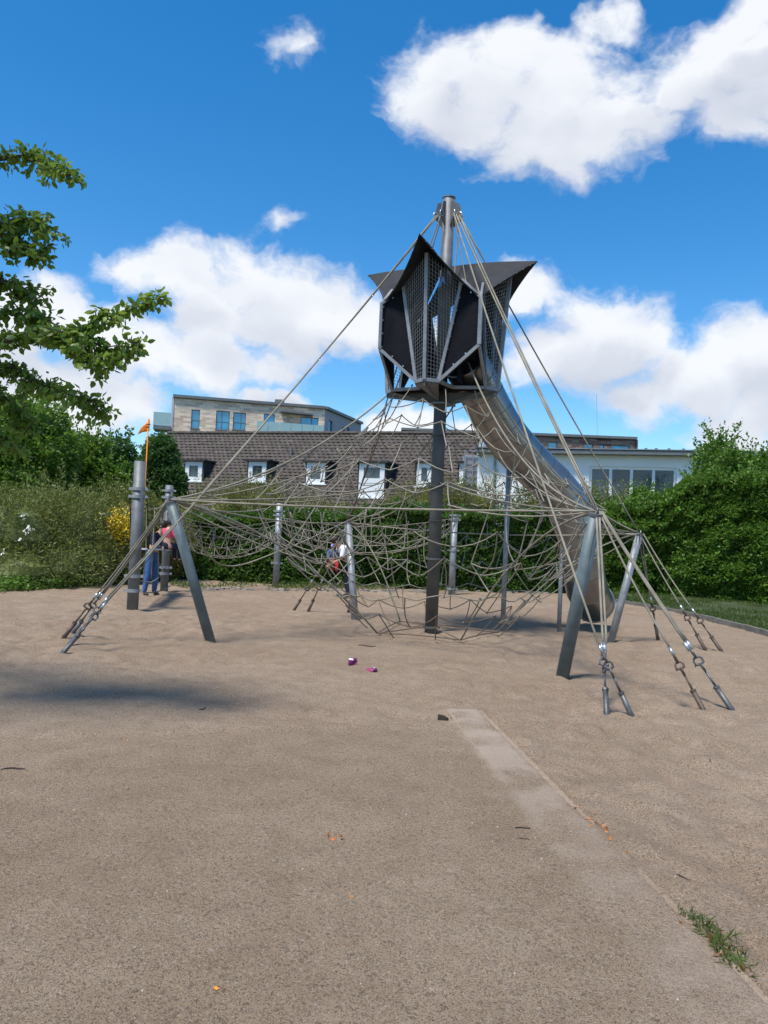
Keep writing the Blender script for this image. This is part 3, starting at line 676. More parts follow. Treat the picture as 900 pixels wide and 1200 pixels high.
# ================================================================== TUBE SLIDE
slide = thing('tube_slide', 'stainless steel tube slide curving down from the cabin', 'slide', ground(708, 735))
SP = [at(545, 424, MY - .15), at(553, 440, MY + .05), at(564, 460, MY + .25), at(573, 477, MY + .35), at(582, 495, MY + .45), at(599, 518, MY + .6), at(620, 542, MY + .8), at(643, 563, MY + .95), at(661, 584, MY + 1.05), at(672, 608, MY + 1.1), at(679, 634, MY + 1.12), at(682, 658, MY + 1.16), at(685, 680, MY + 1.25), at(690, 697, MY + 1.5), at(696, 706, MY + 1.95)]
def catmull(P, n):
    P = [P[0] * 2 - P[1]] + list(P) + [P[-1] * 2 - P[-2]]; out = []
    for i in range(1, len(P) - 2):
        for j in range(n):
            t = j / n; p0, p1, p2, p3 = P[i - 1:i + 3]
            out.append(.5 * ((2 * p1) + (p2 - p0) * t + (2 * p0 - 5 * p1 + 4 * p2 - p3) * t * t + (3 * p1 - p0 - 3 * p2 + p3) * t ** 3))
    out.append(P[-2]); return out
cp = catmull(SP, 12)
# arc-length resample into equal segments
ln = [0]
for a, c in zip(cp, cp[1:]): ln.append(ln[-1] + (c - a).length)
def atlen(s):
    for i in range(len(ln) - 1):
        if ln[i + 1] >= s: return cp[i].lerp(cp[i + 1], (s - ln[i]) / max(1e-9, ln[i + 1] - ln[i]))
    return cp[-1]
NSEG = 16; RAD = .385; knots = [atlen(ln[-1] * i / NSEG) for i in range(NSEG + 1)]
def hollow(path, ro, ri, n=40):
    b = MB(); b.tube(path, ro, n, caps=False); k = len(b.v); b.tube(path, ri, n, caps=False)
    b.f = [q if i < (len(path) - 1) * n else q[::-1] for i, q in enumerate(b.f)]
    for base_ in (0, (len(path) - 1) * n):
        for j in range(n):
            q = (base_ + j, base_ + (j + 1) % n, k + base_ + (j + 1) % n, k + base_ + j); b.f.append(q if base_ else q[::-1]); b.mi.append(0)
    return b
for i in range(NSEG):
    a = knots[i]; c = knots[i + 1]
    tm = (c - a).normalized(); ta = ((knots[i] - knots[max(0, i - 1)]).normalized() + tm).normalized(); tc_ = ((knots[min(NSEG, i + 2)] - knots[i + 1]).normalized() + tm).normalized() if i < NSEG - 1 else tm
    # mitred straight cylinder: end rings lie in the joint planes
    b = MB(); n = 44; x = tm.cross(Vector((0.3, 1, 0.1))).normalized(); y = tm.cross(x); V = []
    for ro in (RAD, RAD - .012):
        for (p, nrm_) in ((a, ta), (c, tc_)):
            for j in range(n):
                an = 2 * PI * j / n; d = (x * math.cos(an) + y * math.sin(an)) * ro; q = p + d; q = q - tm * ((q - p).dot(nrm_) / tm.dot(nrm_)); V.append(q)
    F = [(j, (j + 1) % n, n + (j + 1) % n, n + j) for j in range(n)] + [(2 * n + j, 3 * n + j, 3 * n + (j + 1) % n, 2 * n + (j + 1) % n) for j in range(n)]
    b.add(V, F).build('tube_segment', M['steel'], slide, smooth=True)
    if 0 < i: MB().tube([a - ta * .006, a + ta * .006], RAD + .006, 44, caps=False).build('joint_ring', M['galv_dark'], slide)
for p, t in ((knots[0], (knots[1] - knots[0]).normalized()), (knots[-1], (knots[-1] - knots[-2]).normalized())):
    MB().ring(p, t, RAD, .022, 40, 6).build('end_lip', M['steel'], slide, smooth=True)
# run-out tray with thin legs
e = knots[-1]; te = (knots[-1] - knots[-2]); te.z = 0; te.normalize(); sdv = Vector((-te.y, te.x, 0))
G = [[e + te * (u * .42) + sdv * math.sin(w_) * .34 + Vector((0, 0, -math.cos(w_) * .34 - .0)) for w_ in np.linspace(-1.15, 1.15, 11)] for u in (0, .5, 1)]
MB().sheet(G, .012).build('runout_tray', M['steel'], slide)
lb = MB(); q1 = ground(687, 727); q2 = ground(695, 720)
for q in (q1, q2): MB().bar((q.x, q.y, .0), (q.x + .05, q.y, .42), .025, .025, (0, 1, 0)).build('foot_leg', M['galv_dark'], slide)
MB().bar((ground(683, 729).x, ground(683, 729).y, .05), (ground(700, 716).x, ground(700, 716).y, .05), .03, .03).build('foot_bar', M['galv_dark'], slide)
def slide_post(px, py, top, label, r):
    g = ground(px, py); t = thing('slide_post', label, 'post', (g.x, g.y, 0), 'slim upright posts under the tube slide')
    MB().tube([(g.x, g.y, -.3), (g.x, g.y, top.z)], r, 16).build('pole', M['galv'], t, smooth=True)
    MB().tube([(g.x, g.y, top.z), (g.x, g.y, top.z + .03)], r * 1.25, 16).build('pole_cap', M['galv_dark'], t)
g = ground(589, 739); slide_post(589, 739, above(g, 548), 'taller slim steel post standing under the middle of the tube slide', .045)
MB().bar(above(g, 548), above(g, 548) + Vector((.05, .1, .35)), .03, .03, (0, 1, 0)).build('bracket', M['galv_dark'], slide)
g = ground(655, 739); slide_post(655, 739, above(g, 630), 'shorter slim steel post just left of the slide foot', .040)
MB().bar(above(g, 630), above(g, 612), .025, .025, (0, 1, 0)).build('bracket', M['galv_dark'], slide)

# ================================================================== LEANING STRUTS
C2 = Vector((MX, MYY, 0))
def strut(b0, t0, r, label, m_):
    t = thing('leaning_strut', label, 'strut', (b0.x, b0.y, 0), 'leaning blue grey struts that stretch the net')
    d = (t0 - b0).normalized()
    MB().tube([b0 - d * .3, t0], r, 24).build('pole', m_, t, smooth=True)
    MB().tube([t0 - d * .02, t0 + d * .012], r * 1.06, 24).build('end_cap', M['galv_dark'], t)
    b = MB(); q = t0 - d * .12; s_ = d.cross(Vector((0, 1, 0))).normalized()
    b.tube([q - s_ * (r + .012), q + s_ * (r + .012)], .016, 8); b.build('bolt', M['galv_light'], t)
    MB().ring(t0 + d * .03, s_, .05, .012, 12, 6).build('shackle', M['anchor'], t)
    return t0 + d * .03
S1b, S2b, S3b, S4b = ground(247, 753), ground(659, 793), ground(716, 751), ground(416, 727)
S1t = at(200, 588, S1b.y - .45); S2t = at(698, 602, S2b.y - .6); S3t = at(749, 627, S3b.y + .05); S4t = at(408, 614, S4b.y + .5)
T = [strut(S1b, S1t, .070, 'leaning strut at the left with ropes running down to the chain anchors', M['strut']),
     strut(S2b, S2t, .078, 'thick nearest leaning strut in front of the slide foot', M['strut']),
     strut(S3b, S3t, .062, 'strut leaning right behind the slide foot by the kerb', M['galv']),
     strut(S4b, S4t, .068, 'far leaning strut beside the stooping adult in the white top', M['galv'])]

# ================================================================== NET
net = thing('climbing_net', 'large beige rope climbing net stretched round the mast between four struts', 'climbing net', (MX, MYY, 0))
RR = .0092
def sagline(a, c, sag, n=12, out=None):
    o_ = out or Vector((0, 0, -1))
    return [a.lerp(c, i / n) + o_ * sag * 4 * (i / n) * (1 - i / n) for i in range(n + 1)]
AP = [lobe(3, .98, 0, ZF - .05), at(551, 440, MY - 1.0), lobe(1, .95, -.1, ZF - .08), lobe(2, .95, 0, ZF - .05)]
AP[1] = at(549, 425, MY - .62)
sags = [.30, .45, .35, .25]
corner = [sagline(T[i], AP[i], sags[i], 16) for i in range(4)]
def ev(line, t):
    t = min(max(t, 0), 1) * (len(line) - 1); i = min(int(t), len(line) - 2); return line[i].lerp(line[i + 1], t - i)
ties = [ground(442, 745), ground(540, 753), C2 + Vector((1.15, .1, 0)), C2 + Vector((-.5, 1.1, 0))]
for q in ties: q.z = .04
lower = [sagline(T[i], ties[i], s, 16, Vector((0, 0, 1))) for i, s in enumerate((.35, .38, .3, .3))]
MID = [C2 + Vector((0, 0, ZC1)), C2 + Vector((0, 0, ZC2))]
for i in range(4):
    MB().tube(corner[i], .014, 6).build('corner_rope', M['rope'], net, smooth=True)
    MB().tube(lower[i], .014, 6).build('lower_rope', M['rope'], net, smooth=True)
    j = (i + 1) % 4
    MB().tube(sagline(T[i], T[j], .04 if i < 1 else .12, 12), .013, 6).build('rim_rope', M['rope'], net, smooth=True)
    MB().tube(sagline(ties[i], ties[j], -.02, 6), .011, 6).build('ground_rope', M['rope_dark'], net, smooth=True)
    MB().tube(sagline(ties[i], C2 + (ties[i] - C2).normalized() * .13 + Vector((0, 0, .1)), .0, 6), .011, 6).build('ground_rope', M['rope_dark'], net, smooth=True)
def hexnet(surf, cols, rows_, taper, droop, name, m_, jit=.16, r=RR, seed=0, knots_=True, closed=False):
    """honeycomb of ropes on surf(s, t); the grid keeps its cell size while the sector narrows (taper)"""
    rd = random.Random(seed); b = MB(); kb = MB(); pos = {}
    def st(i, j):
        X = (i + .5 * 0) / cols; t = (j + (.27 if (i + j) % 2 else -.27)) / rows_
        X += rd.uniform(-jit, jit) / cols * .8; t += rd.uniform(-jit, jit) / rows_ * .8
        if j == 0: t = 0
        if j == rows_: t = 1
        t = min(max(t, 0), 1); w_ = 1 - t * taper; s = (X - .5) / w_ + .5 if w_ > .02 else .5
        return s, t
    for j in range(rows_ + 1):
        for i in range(cols + 1): pos[i, j] = st(i, j) if not (closed and i == cols) else (pos[0, j][0] + 1, pos[0, j][1])
    def edge(p, q):
        (s0, t0), (s1, t1) = pos[p], pos[q]
        if not closed:
            if (s0 < 0 and s1 < 0) or (s0 > 1 and s1 > 1): return
            s0 = min(max(s0, 0), 1); s1 = min(max(s1, 0), 1)
        a = surf(s0, t0); c = surf(s1, t1); L2 = (c - a).length
        if L2 < .04: return
        dr = droop * L2 * rd.uniform(.3, 1.5); side = Vector((rd.uniform(-1, 1), rd.uniform(-1, 1), -1.2)) * dr
        b.tube([a, a.lerp(c, .25) + side * .75, a.lerp(c, .5) + side, a.lerp(c, .75) + side * .75, c], r, 5, caps=False)
        if rd.random() < .5: kb.ball(c, r * 2.1, n=6, k=4)
    for j in range(rows_ + 1):
        for i in range(cols + 1):
            if i < cols and 0 < j < rows_: edge((i, j), (i + 1, j))
            if j < rows_ and (i + j) % 2 == 0 and not (closed and i == cols): edge((i, j), (i, j + 1))
    b.build(name, m_, net, smooth=True)
    if kb.v: kb.build('rope_clamp', M['galv_dark'], net, smooth=True)['kind'] = 'stuff'
def ringpt(i, s, r, z):
    a0 = math.atan2(T[i].x - MX, -(T[i].y - MYY)); a1 = math.atan2(T[(i + 1) % 4].x - MX, -(T[(i + 1) % 4].y - MYY))
    while a1 < a0: a1 += 2 * PI
    if a1 - a0 > PI: a1 -= 2 * PI if a1 - a0 > PI * 1.2 else 0
    a = a0 + (a1 - a0) * s; return Vector((MX + math.sin(a) * r, MYY - math.cos(a) * r, z))
for i in range(4):
    j = (i + 1) % 4
    rim = sagline(T[i], T[j], .04 if i < 1 else .12, 12)
    def up(s, t, i=i, j=j, rim=rim):
        e0 = ev(corner[i], t); e1 = ev(corner[j], t); base_ = e0.lerp(e1, s)
        bow = (ev(rim, s) - T[i].lerp(T[j], s)) * (1 - t)
        inw = (C2 - base_); inw.z = 0
        return base_ + bow + Vector((0, 0, -.04 * math.sin(PI * s) * math.sin(PI * t))) + inw * .04 * math.sin(PI * s) * math.sin(PI * t)
    def low(s, t, i=i, j=j, rim=rim):
        e0 = ev(lower[i], t); e1 = ev(lower[j], t); base_ = e0.lerp(e1, s); bow = (ev(rim, s) - T[i].lerp(T[j], s)) * (1 - t)
        inw = (C2 - base_); inw.z = 0
        return base_ + bow + inw * .22 * math.sin(PI * s) * math.sin(PI * t) + Vector((0, 0, .22 * math.sin(PI * s) * math.sin(PI * t)))
    def midn(s, t, i=i, j=j, rim=rim):
        a = ev(rim, s).lerp(T[i].lerp(T[j], s), .5) + Vector((0, 0, -.03)); c = ringpt(i, s, .15, ZC2 - .15)
        return a.lerp(c, t) + Vector((0, 0, -.35 * math.sin(PI * t * .9)))
    def cone(s, t, i=i, j=j):
        a = ringpt(i, s, 2.2, 2.15); c = ringpt(i, s, .14, ZC1 + .35 + .2 * math.sin(9 * s)); return a.lerp(c, t) + Vector((0, 0, -.3 * math.sin(PI * t)))
    W1 = (T[i] - T[j]).length
    def fin(s, t, i=i):
        a = ev(lower[i], 1 - t); c = ev(corner[i], 1 - t); side = (T[i] - C2).cross(Vector((0, 0, 1))).normalized()
        return a.lerp(c, s) + side * .12 * math.sin(3 * PI * s) * (1 - t)
    hexnet(fin, 4, 5, .97, .06, 'fin_net', M['rope'], seed=50 + i, jit=.2)
# the climbing body round the mast: narrow at the cabin, wide at the rim, drawn in again to the ground ties
THI = [math.atan2(t_.x - MX, -(t_.y - MYY)) for t_ in T]; DTI = [math.hypot(t_.x - MX, t_.y - MYY) for t_ in T]
def body(s, z):
    th = 2 * PI * s; zz_ = (.03, .5, 1.1, 1.75, 2.15, 2.7, 3.3, 4.03); rr_ = (1.12, 1.45, 1.85, 2.10, 2.05, 1.70, 1.25, .80); bb_ = (0, .10, .28, .42, .42, .25, .12, .0)
    r_ = float(np.interp(z, zz_, rr_)); b_ = float(np.interp(z, zz_, bb_)); g = 0
    for a, D in zip(THI, DTI): g = max(g, max(0, math.cos((th - a + PI) % (2 * PI) - PI)) ** 5 * (D / 3.6))
    r_ *= 1 + b_ * g
    return Vector((MX + math.sin(th) * r_, MYY - math.cos(th) * r_, z + .05 * math.sin(3 * th + z)))
for nm, z0, z1, cols, rows_, m_, sd_ in (('ground_band_net', .03, .70, 20, 2, M['rope_dark'], 61), ('lower_body_net', .70, 1.95, 34, 3, M['rope'], 62), ('upper_body_net', 1.95, 2.95, 30, 3, M['rope'], 63), ('crown_net', 2.95, 4.03, 18, 3, M['rope'], 64)):
    hexnet(lambda s, t: body(s, z0 + (z1 - z0) * t), cols, rows_, 0, .05, nm, m_, seed=sd_, jit=.17, closed=True)
for z in (.70,):
    MB().tube([body(q / 64, z) + Vector((0, 0, .04 * math.sin(q * 1.7))) for q in range(65)], .010, 5, caps=False).build('ring_rope', M['rope'], net, smooth=True)
for i in range(4):
    for z, o_ in ((2.6, .12), (2.0, -.35), (1.2, .2)):
        MB().tube(sagline(T[i], body((THI[i] + o_) / (2 * PI), z), .10, 8), .010, 5, caps=False).build('stretch_rope', M['rope'], net, smooth=True)
# fan of ropes from the strut heads to the mast collars
for i in range(4):
    for z, s_ in ((ZC1, .10),):
        MB().tube(sagline(T[i], C2 + (T[i] - C2).normalized() * .14 + Vector((0, 0, z if z < 3 else z)), s_, 12), .011, 5, caps=False).build('radial_rope', M['rope'], net, smooth=True)
# ================================================================== ANCHORS AND GUY ROPES
def anchor(px, py, headpx, headpy, dirpt, label, rusty=False, scale=1.0, ferrules=1):
    """ground tube, threaded rod, two shackles and ferrule, in line with the rope that pulls on it"""
    g = ground(px, py); d = (dirpt - g).normalized()
    t = thing('ground_anchor', label, 'anchor', (g.x, g.y, 0), 'steel ground anchors that hold the ropes')
    m_ = M['rust'] if rusty else M['anchor']; s = scale
    MB().tube([g - d * .15, g + d * .26 * s], .028 * s, 12).build('ground_tube', m_, t, smooth=True)
    MB().tube([g + d * .26 * s, g + d * .285 * s], .034 * s, 10).build('lock_nut', m_, t)
    MB().tube([g + d * .28 * s, g + d * .45 * s], .013 * s, 8).build('threaded_rod', m_, t, smooth=True)
    x = d.cross(Vector((0, 1, .3))).normalized(); y = d.cross(x)
    c = g + d * .50 * s
    MB().ring(c, x, .042 * s, .011 * s, 14, 6, sx=1.0).build('eye', m_, t, smooth=True)
    c2 = g + d * .575 * s; b = MB(); b.ring(c2, y, .044 * s, .011 * s, 14, 6); b.tube([c2 - x * .05 * s - d * .03 * s, c2 + x * .06 * s - d * .03 * s], .011 * s, 6); b.build('shackle', m_, t, smooth=True)
    c3 = g + d * .66 * s
    MB().ring(c3, x, .05 * s, .012 * s, 14, 6).build('thimble', m_, t, smooth=True)
    MB().tube([g - x * .035 * s + d * .03 * s, g + x * .035 * s + d * .03 * s], .01 * s, 6).build('pin', m_, t)
    e = g + d * .70 * s; f_ = g + d * .80 * s
    for k in range(ferrules):
        o_ = x * (.03 * (k - (ferrules - 1) / 2)); MB().tube([e + o_, f_ + o_], .019 * s, 10).build('ferrule', M['galv_light'], t, smooth=True)
    return f_
guys = thing('guy_ropes', 'beige guy ropes running from the mast head and struts to the anchors', 'ropes', (MX, MYY, 0))
def guy(a, c, sag=.05, r=.0115, m_=None):
    MB().tube(sagline(a, c, sag, 10), r, 6).build('guy_rope', m_ or M['rope'], guys, smooth=True)
H = lambda i: HEADS[i]
OFF = Vector((.03, 0, 0))
# left group, four anchors close together
e1 = anchor(73, 766, 0, 0, at(330, 465, 11.6), 'front-most worn anchor of the left cluster', scale=1.0); guy(e1, H(0), .10, .013)
e2 = anchor(80, 757, 0, 0, at(325, 455, 12.2), 'anchor second from the front in the left cluster, with bright ferrule'); guy(e2, H(0) + OFF, .10, .013)
e3 = anchor(83, 745, 0, 0, T[0], 'anchor third from the front in the left cluster', ferrules=2); guy(e3, T[0], .02, .014); guy(e3 + OFF, T[0] + OFF, .02, .014)
e4 = anchor(74, 748, 0, 0, T[0], 'brown rearmost anchor of the left cluster', rusty=True); guy(e4, T[0] - OFF, .03)
# right front group
g1 = anchor(711, 838, 0, 0, T[1], 'upright anchor directly in line below the thick front strut head', ferrules=2, scale=.95); guy(g1, T[1], .0, .013); guy(g1 + Vector((.035, 0, 0)), T[1] + Vector((.035, 0, 0)), .0, .013)
g2 = anchor(741, 841, 0, 0, at(690, 730, 7.3), 'tilted anchor right beside the upright one, tied to the mast head', scale=.9); guy(g2, H(2), .06, .013)
g3 = anchor(827, 837, 0, 0, T[1], 'brownish anchor left of the pair on the open sand at right', rusty=True, scale=.9); guy(g3, T[1] + OFF, .05)
g4 = anchor(859, 834, 0, 0, T[1], 'rightmost anchor with double thimble and two ferrules', ferrules=2, scale=1.0); guy(g4, T[1] + OFF * 1.5, .02, .013); guy(g4 + OFF, T[1] + OFF * 2.2, .03, .013)
# right back group
k1 = anchor(771, 749, 0, 0, T[2], 'dark short anchor just right of the back leaning strut', rusty=True, scale=1.0); guy(k1, T[2] - OFF, .03); guy(k1, T[2] + OFF, .05)
k2 = anchor(827, 762, 0, 0, T[2], 'rusty anchor in front of the kerb, left of two', rusty=True); guy(k2, T[2], .03)
k3 = anchor(846, 764, 0, 0, T[2], 'rusty anchor nearest to the kerb, right of two', rusty=True); guy(k3, T[2] + OFF * 2, .04)
# back group
b1 = anchor(344, 716, 0, 0, T[3], 'rusty rear anchor, left of two beside the low rope curve', rusty=True); guy(b1, T[3], .05)
b2 = anchor(361, 717, 0, 0, T[3], 'rusty rear anchor, right of two beside the low rope curve', rusty=True); guy(b2, T[3] + OFF, .05)
b3 = anchor(408, 719, 0, 0, T[3] + Vector((.3, 0, 0)), 'rusty anchor close behind the far leaning strut', rusty=True); guy(b3, T[3] + OFF, .0)
# mast head to struts
guy(H(2) + OFF, T[1], .05, .0125); guy(H(3), T[1] + OFF, .06, .0125); guy(H(4), T[2], .06, .0125, M['rope']); guy(H(1), lobe(3, .5, .4, 5.6), .0, .011)
guy(H(5), T[3], .05, .012, M['rope_dark']); guy(H(6), T[3] + OFF, .05, .012, M['rope_dark']); guy(H(3), lobe(1, .3, -.6, 5.4), 0, .010); guy(H(2), lobe(0, .7, .6, 5.5), 0, .010)  # rear guys take the darker rope colour for their backlit look
for h in HEADS:
    MB().ring(h, (h - C2).cross(Vector((0, 0, 1))), .05, .012, 12, 6).build('head_shackle', M['galv_light'], guys, smooth=True)

# ================================================================== ROPE COURSE ON THE LEFT
def post(px, py, top, r, label, clamps, m_=None):
    g = ground(px, py); tz = above(g, top).z
    t = thing('upright_post', label, 'post', (g.x, g.y, 0), 'upright grey posts of the rope course')
    MB().tube([(g.x, g.y, -.3), (g.x, g.y, tz)], r, 24).build('pole', m_ or M['galv_dark'], t, smooth=True)
    MB().tube([(g.x, g.y, tz), (g.x, g.y, tz + .012)], r * .97, 24).build('pole_cap', M['galv_dark'], t)
    for c in clamps:
        z = above(g, c).z; b = MB().tube([(g.x, g.y, z - .03), (g.x, g.y, z + .03)], r + .018, 20)
        for s in (-1, 1): b.box((g.x + s * (r + .04), g.y, z), (.07, .05, .05))
        b.build('clamp', M['galv'], t)
    return Vector((g.x, g.y, 0)), tz
P1, z1 = post(155, 716, 541, .105, 'thick tall grey post with clamps at the left, nearest of its row', (573, 582, 675, 692))
P2, z2 = post(192, 695, 569, .092, 'grey post with narrower clamped top behind the left leaning strut', (575, 583, 665, 672))
P3, z3 = post(323, 688, 590, .095, 'slim grey post between the rope tunnel and the ivy hedge', (599, 604, 660), M['galv'])
P4, z4 = post(529, 697, 604, .095, 'slim grey post seen behind the mast', (604, 609, 645, 690), M['galv'])
def tunnel(A, B, za, zb, w_, label, seed):
    t = thing('rope_tunnel', label, 'rope tunnel', (A.x, A.y, 0), 'U-shaped rope tunnels between the posts')
    rd = random.Random(seed); d = (B - A).normalized(); n_ = Vector((-d.y, d.x, 0)); Ln = []
    prof = [(-.5, 0), (-.5, -.28), (-.42, -.55), (-.22, -.75), (0, -.80), (.22, -.75), (.42, -.55), (.5, -.28), (.5, 0)]
    for (o_, dz) in prof:
        pts = []
        for q in range(19):
            s = q / 18; env = math.sin(PI * s) ** .5 if 0 < s < 1 else 0; sag = .26 * 4 * s * (1 - s)
            p = A.lerp(B, s) + n_ * o_ * w_ * (.25 + .75 * env); p.z = za + (zb - za) * s - sag + dz * (.35 + .65 * env); pts.append(p)
        Ln.append(pts); MB().tube(pts, .0085, 5, caps=False).build('long_rope', M['rope'], t, smooth=True)
    b = MB()
    for a, c in zip(Ln, Ln[1:]):
        for q in range(1, 18):
            b.tube([a[q], a[q].lerp(c[q], .5) + Vector((0, 0, -.01)), c[q]] if q % 2 else [a[q], c[min(18, q + 1)]], .0075, 5, caps=False)
    b.build('tunnel_web', M['rope'], t, smooth=True)['kind'] = 'stuff'
tunnel(P2, P3, above(P2, 603).z, above(P3, 611).z, 1.0, 'rope crawling tunnel hanging between two grey posts at the left', 3)
tunnel(P3, P4, above(P3, 606).z, above(P4, 607).z, .9, 'rope crawling tunnel hanging behind the climbing net', 4)
# balance board hung between the two left posts
sw = thing('hanging_board', 'white board slung on ropes between the two left posts', 'board', (P1.x, P1.y, 1.1))
a = P1.lerp(P2, .08); c = P1.lerp(P2, .9); za = above(a, 643).z; zc = above(c, 644).z
a = Vector((a.x, a.y, za)); c = Vector((c.x, c.y, zc)); MB().bar(a, c, .30, .035).build('board', M['board'], sw)
up1 = Vector((P1.x, P1.y, above(P1, 583).z)); up2 = Vector((P2.x, P2.y, above(P2, 583).z)); lo1 = Vector((P1.x, P1.y, above(P1, 675).z)); lo2 = Vector((P2.x, P2.y, above(P2, 668).z))
for s in (-1, 1):
    nn = Vector((-(c - a).y, (c - a).x, 0)).normalized() * .16 * s
    for (p, q, m_) in ((up1 + Vector((-.16 * s, 0, 0)), a.lerp(c, .05) + nn, M['rope_black']), (up2, a.lerp(c, .95) + nn, M['rope']), (a.lerp(c, .3) + nn, lo1, M['rope']), (a.lerp(c, .7) + nn, lo2, M['rope'])):
        MB().tube(sagline(p, q, .03, 8), .011, 5).build('sling_rope', m_, sw, smooth=True)
for s in (.25, .5, .75):
    p = a.lerp(c, s); q = up1.lerp(up2, s) - Vector((0, 0, .22)); r_ = lo1.lerp(lo2, s) - Vector((0, 0, .15))
    MB().tube(sagline(p, q, .02, 4), .011, 5).build('sling_rope', M['rope'], sw, smooth=True); MB().tube(sagline(p, r_, .02, 4), .011, 5).build('sling_rope', M['rope'], sw, smooth=True)
MB().tube(sagline(up1, up2, .25, 10), .012, 6).build('hand_rope', M['rope'], sw, smooth=True); MB().tube(sagline(lo1, lo2, .2, 10), .012, 6).build('foot_rope', M['rope'], sw, smooth=True)
MB().tube(sagline(lo1 - Vector((0, 0, .25)), S1b.lerp(P2, .8) + Vector((0, 0, .3)), .1, 10), .012, 6).build('foot_rope', M['rope'], sw, smooth=True)
# long low curve of rope from the left strut head past the rear anchors
MB().tube(catmull([T[0], at(300, 624, 12.2), at(362, 653, 12.4), at(380, 660, 12.5)], 6), .014, 6).build('loose_rope', M['rope'], net, smooth=True)
MB().tube(catmull([at(204, 592, S1t.y), at(260, 662, 13.5), at(330, 645, 14), at(430, 600, 14.4)], 8), .012, 6).build('loose_rope', M['rope'], net, smooth=True)
for (x0, y0, x1, y1, x2, y2) in ((323, 560, 338, 597, 345, 640), (368, 548, 345, 600, 342, 640), (325, 545, 335, 565, 336, 592), (340, 600, 355, 645, 362, 652), (380, 600, 372, 640, 358, 650), (395, 525, 410, 560, 420, 592), (430, 595, 420, 640, 395, 655)):
    MB().tube(catmull([at(x0, y0, 11.9), at(x1, y1, 12.0), at(x2, y2, 12.2)], 5), .012, 6).build('loose_rope', M['rope'], net, smooth=True)

# ================================================================== BUILDINGS
def wall_frame(A, B):
    d = Vector((B.x - A.x, B.y - A.y, 0)); Ln = d.length; d.normalize(); n = Vector((d.y, -d.x, 0))     # n faces the viewer
    if n.dot(Vector((A.x, A.y, 0))) > 0: n = -n
    return d, n, Ln
def on_wall(px, py, A, B):
    d, n, Ln = wall_frame(A, B); r = ray(px, py); t = (Vector((A.x, A.y, 0)) - Vector((0, 0, 0))).dot(n) / r.dot(n); p = EYE + r * t
    return (p - Vector((A.x, A.y, 0))).dot(d), p.z
def facade(name, A, B, z0, z1, holes, material, parent, depth=.18, back=.3):
    """wall with real openings; returns nothing, holes are (s0, s1, za, zb)"""
    d, n, Ln = wall_frame(A, B); b = MB(); b.uv = []
    ss = sorted({0, Ln, *[h[0] for h in holes], *[h[1] for h in holes]}); zs = sorted({z0, z1, *[h[2] for h in holes], *[h[3] for h in holes]})
    pt = lambda s, z, o=0: Vector((A.x, A.y, 0)) + d * s - n * o + Vector((0, 0, z))
    def quad(P, U): b.add(P, [(0, 1, 2, 3)]); [b.uv.extend(u) for u in U]
    for a, c in zip(ss, ss[1:]):
        for e, f_ in zip(zs, zs[1:]):
            ms, mz = (a + c) / 2, (e + f_) / 2
            if any(h[0] < ms < h[1] and h[2] < mz < h[3] for h in holes): continue
            quad([pt(a, e), pt(c, e), pt(c, f_), pt(a, f_)], [(a, e), (c, e), (c, f_), (a, f_)])
    for (a, c, e, f_) in holes:
        for P in ([(a, e), (a, f_)], [(c, f_), (c, e)], [(a, f_), (c, f_)], [(c, e), (a, e)]):
            (s0, y0), (s1, y1) = P; quad([pt(s0, y0), pt(s1, y1), pt(s1, y1, depth), pt(s0, y0, depth)], [(s0, y0), (s1, y1), (s1 + depth, y1), (s0 + depth, y0)])
    # returns at the ends and the top give it thickness
    for P in ([(0, z0), (0, z1)], [(Ln, z1), (Ln, z0)], [(0, z1), (Ln, z1)]):
        (s0, y0), (s1, y1) = P; quad([pt(s0, y0), pt(s1, y1), pt(s1, y1, back), pt(s0, y0, back)], [(s0, y0), (s1, y1), (s1 + back, y1), (s0 + back, y0)])
    return b.build(name, material, parent)
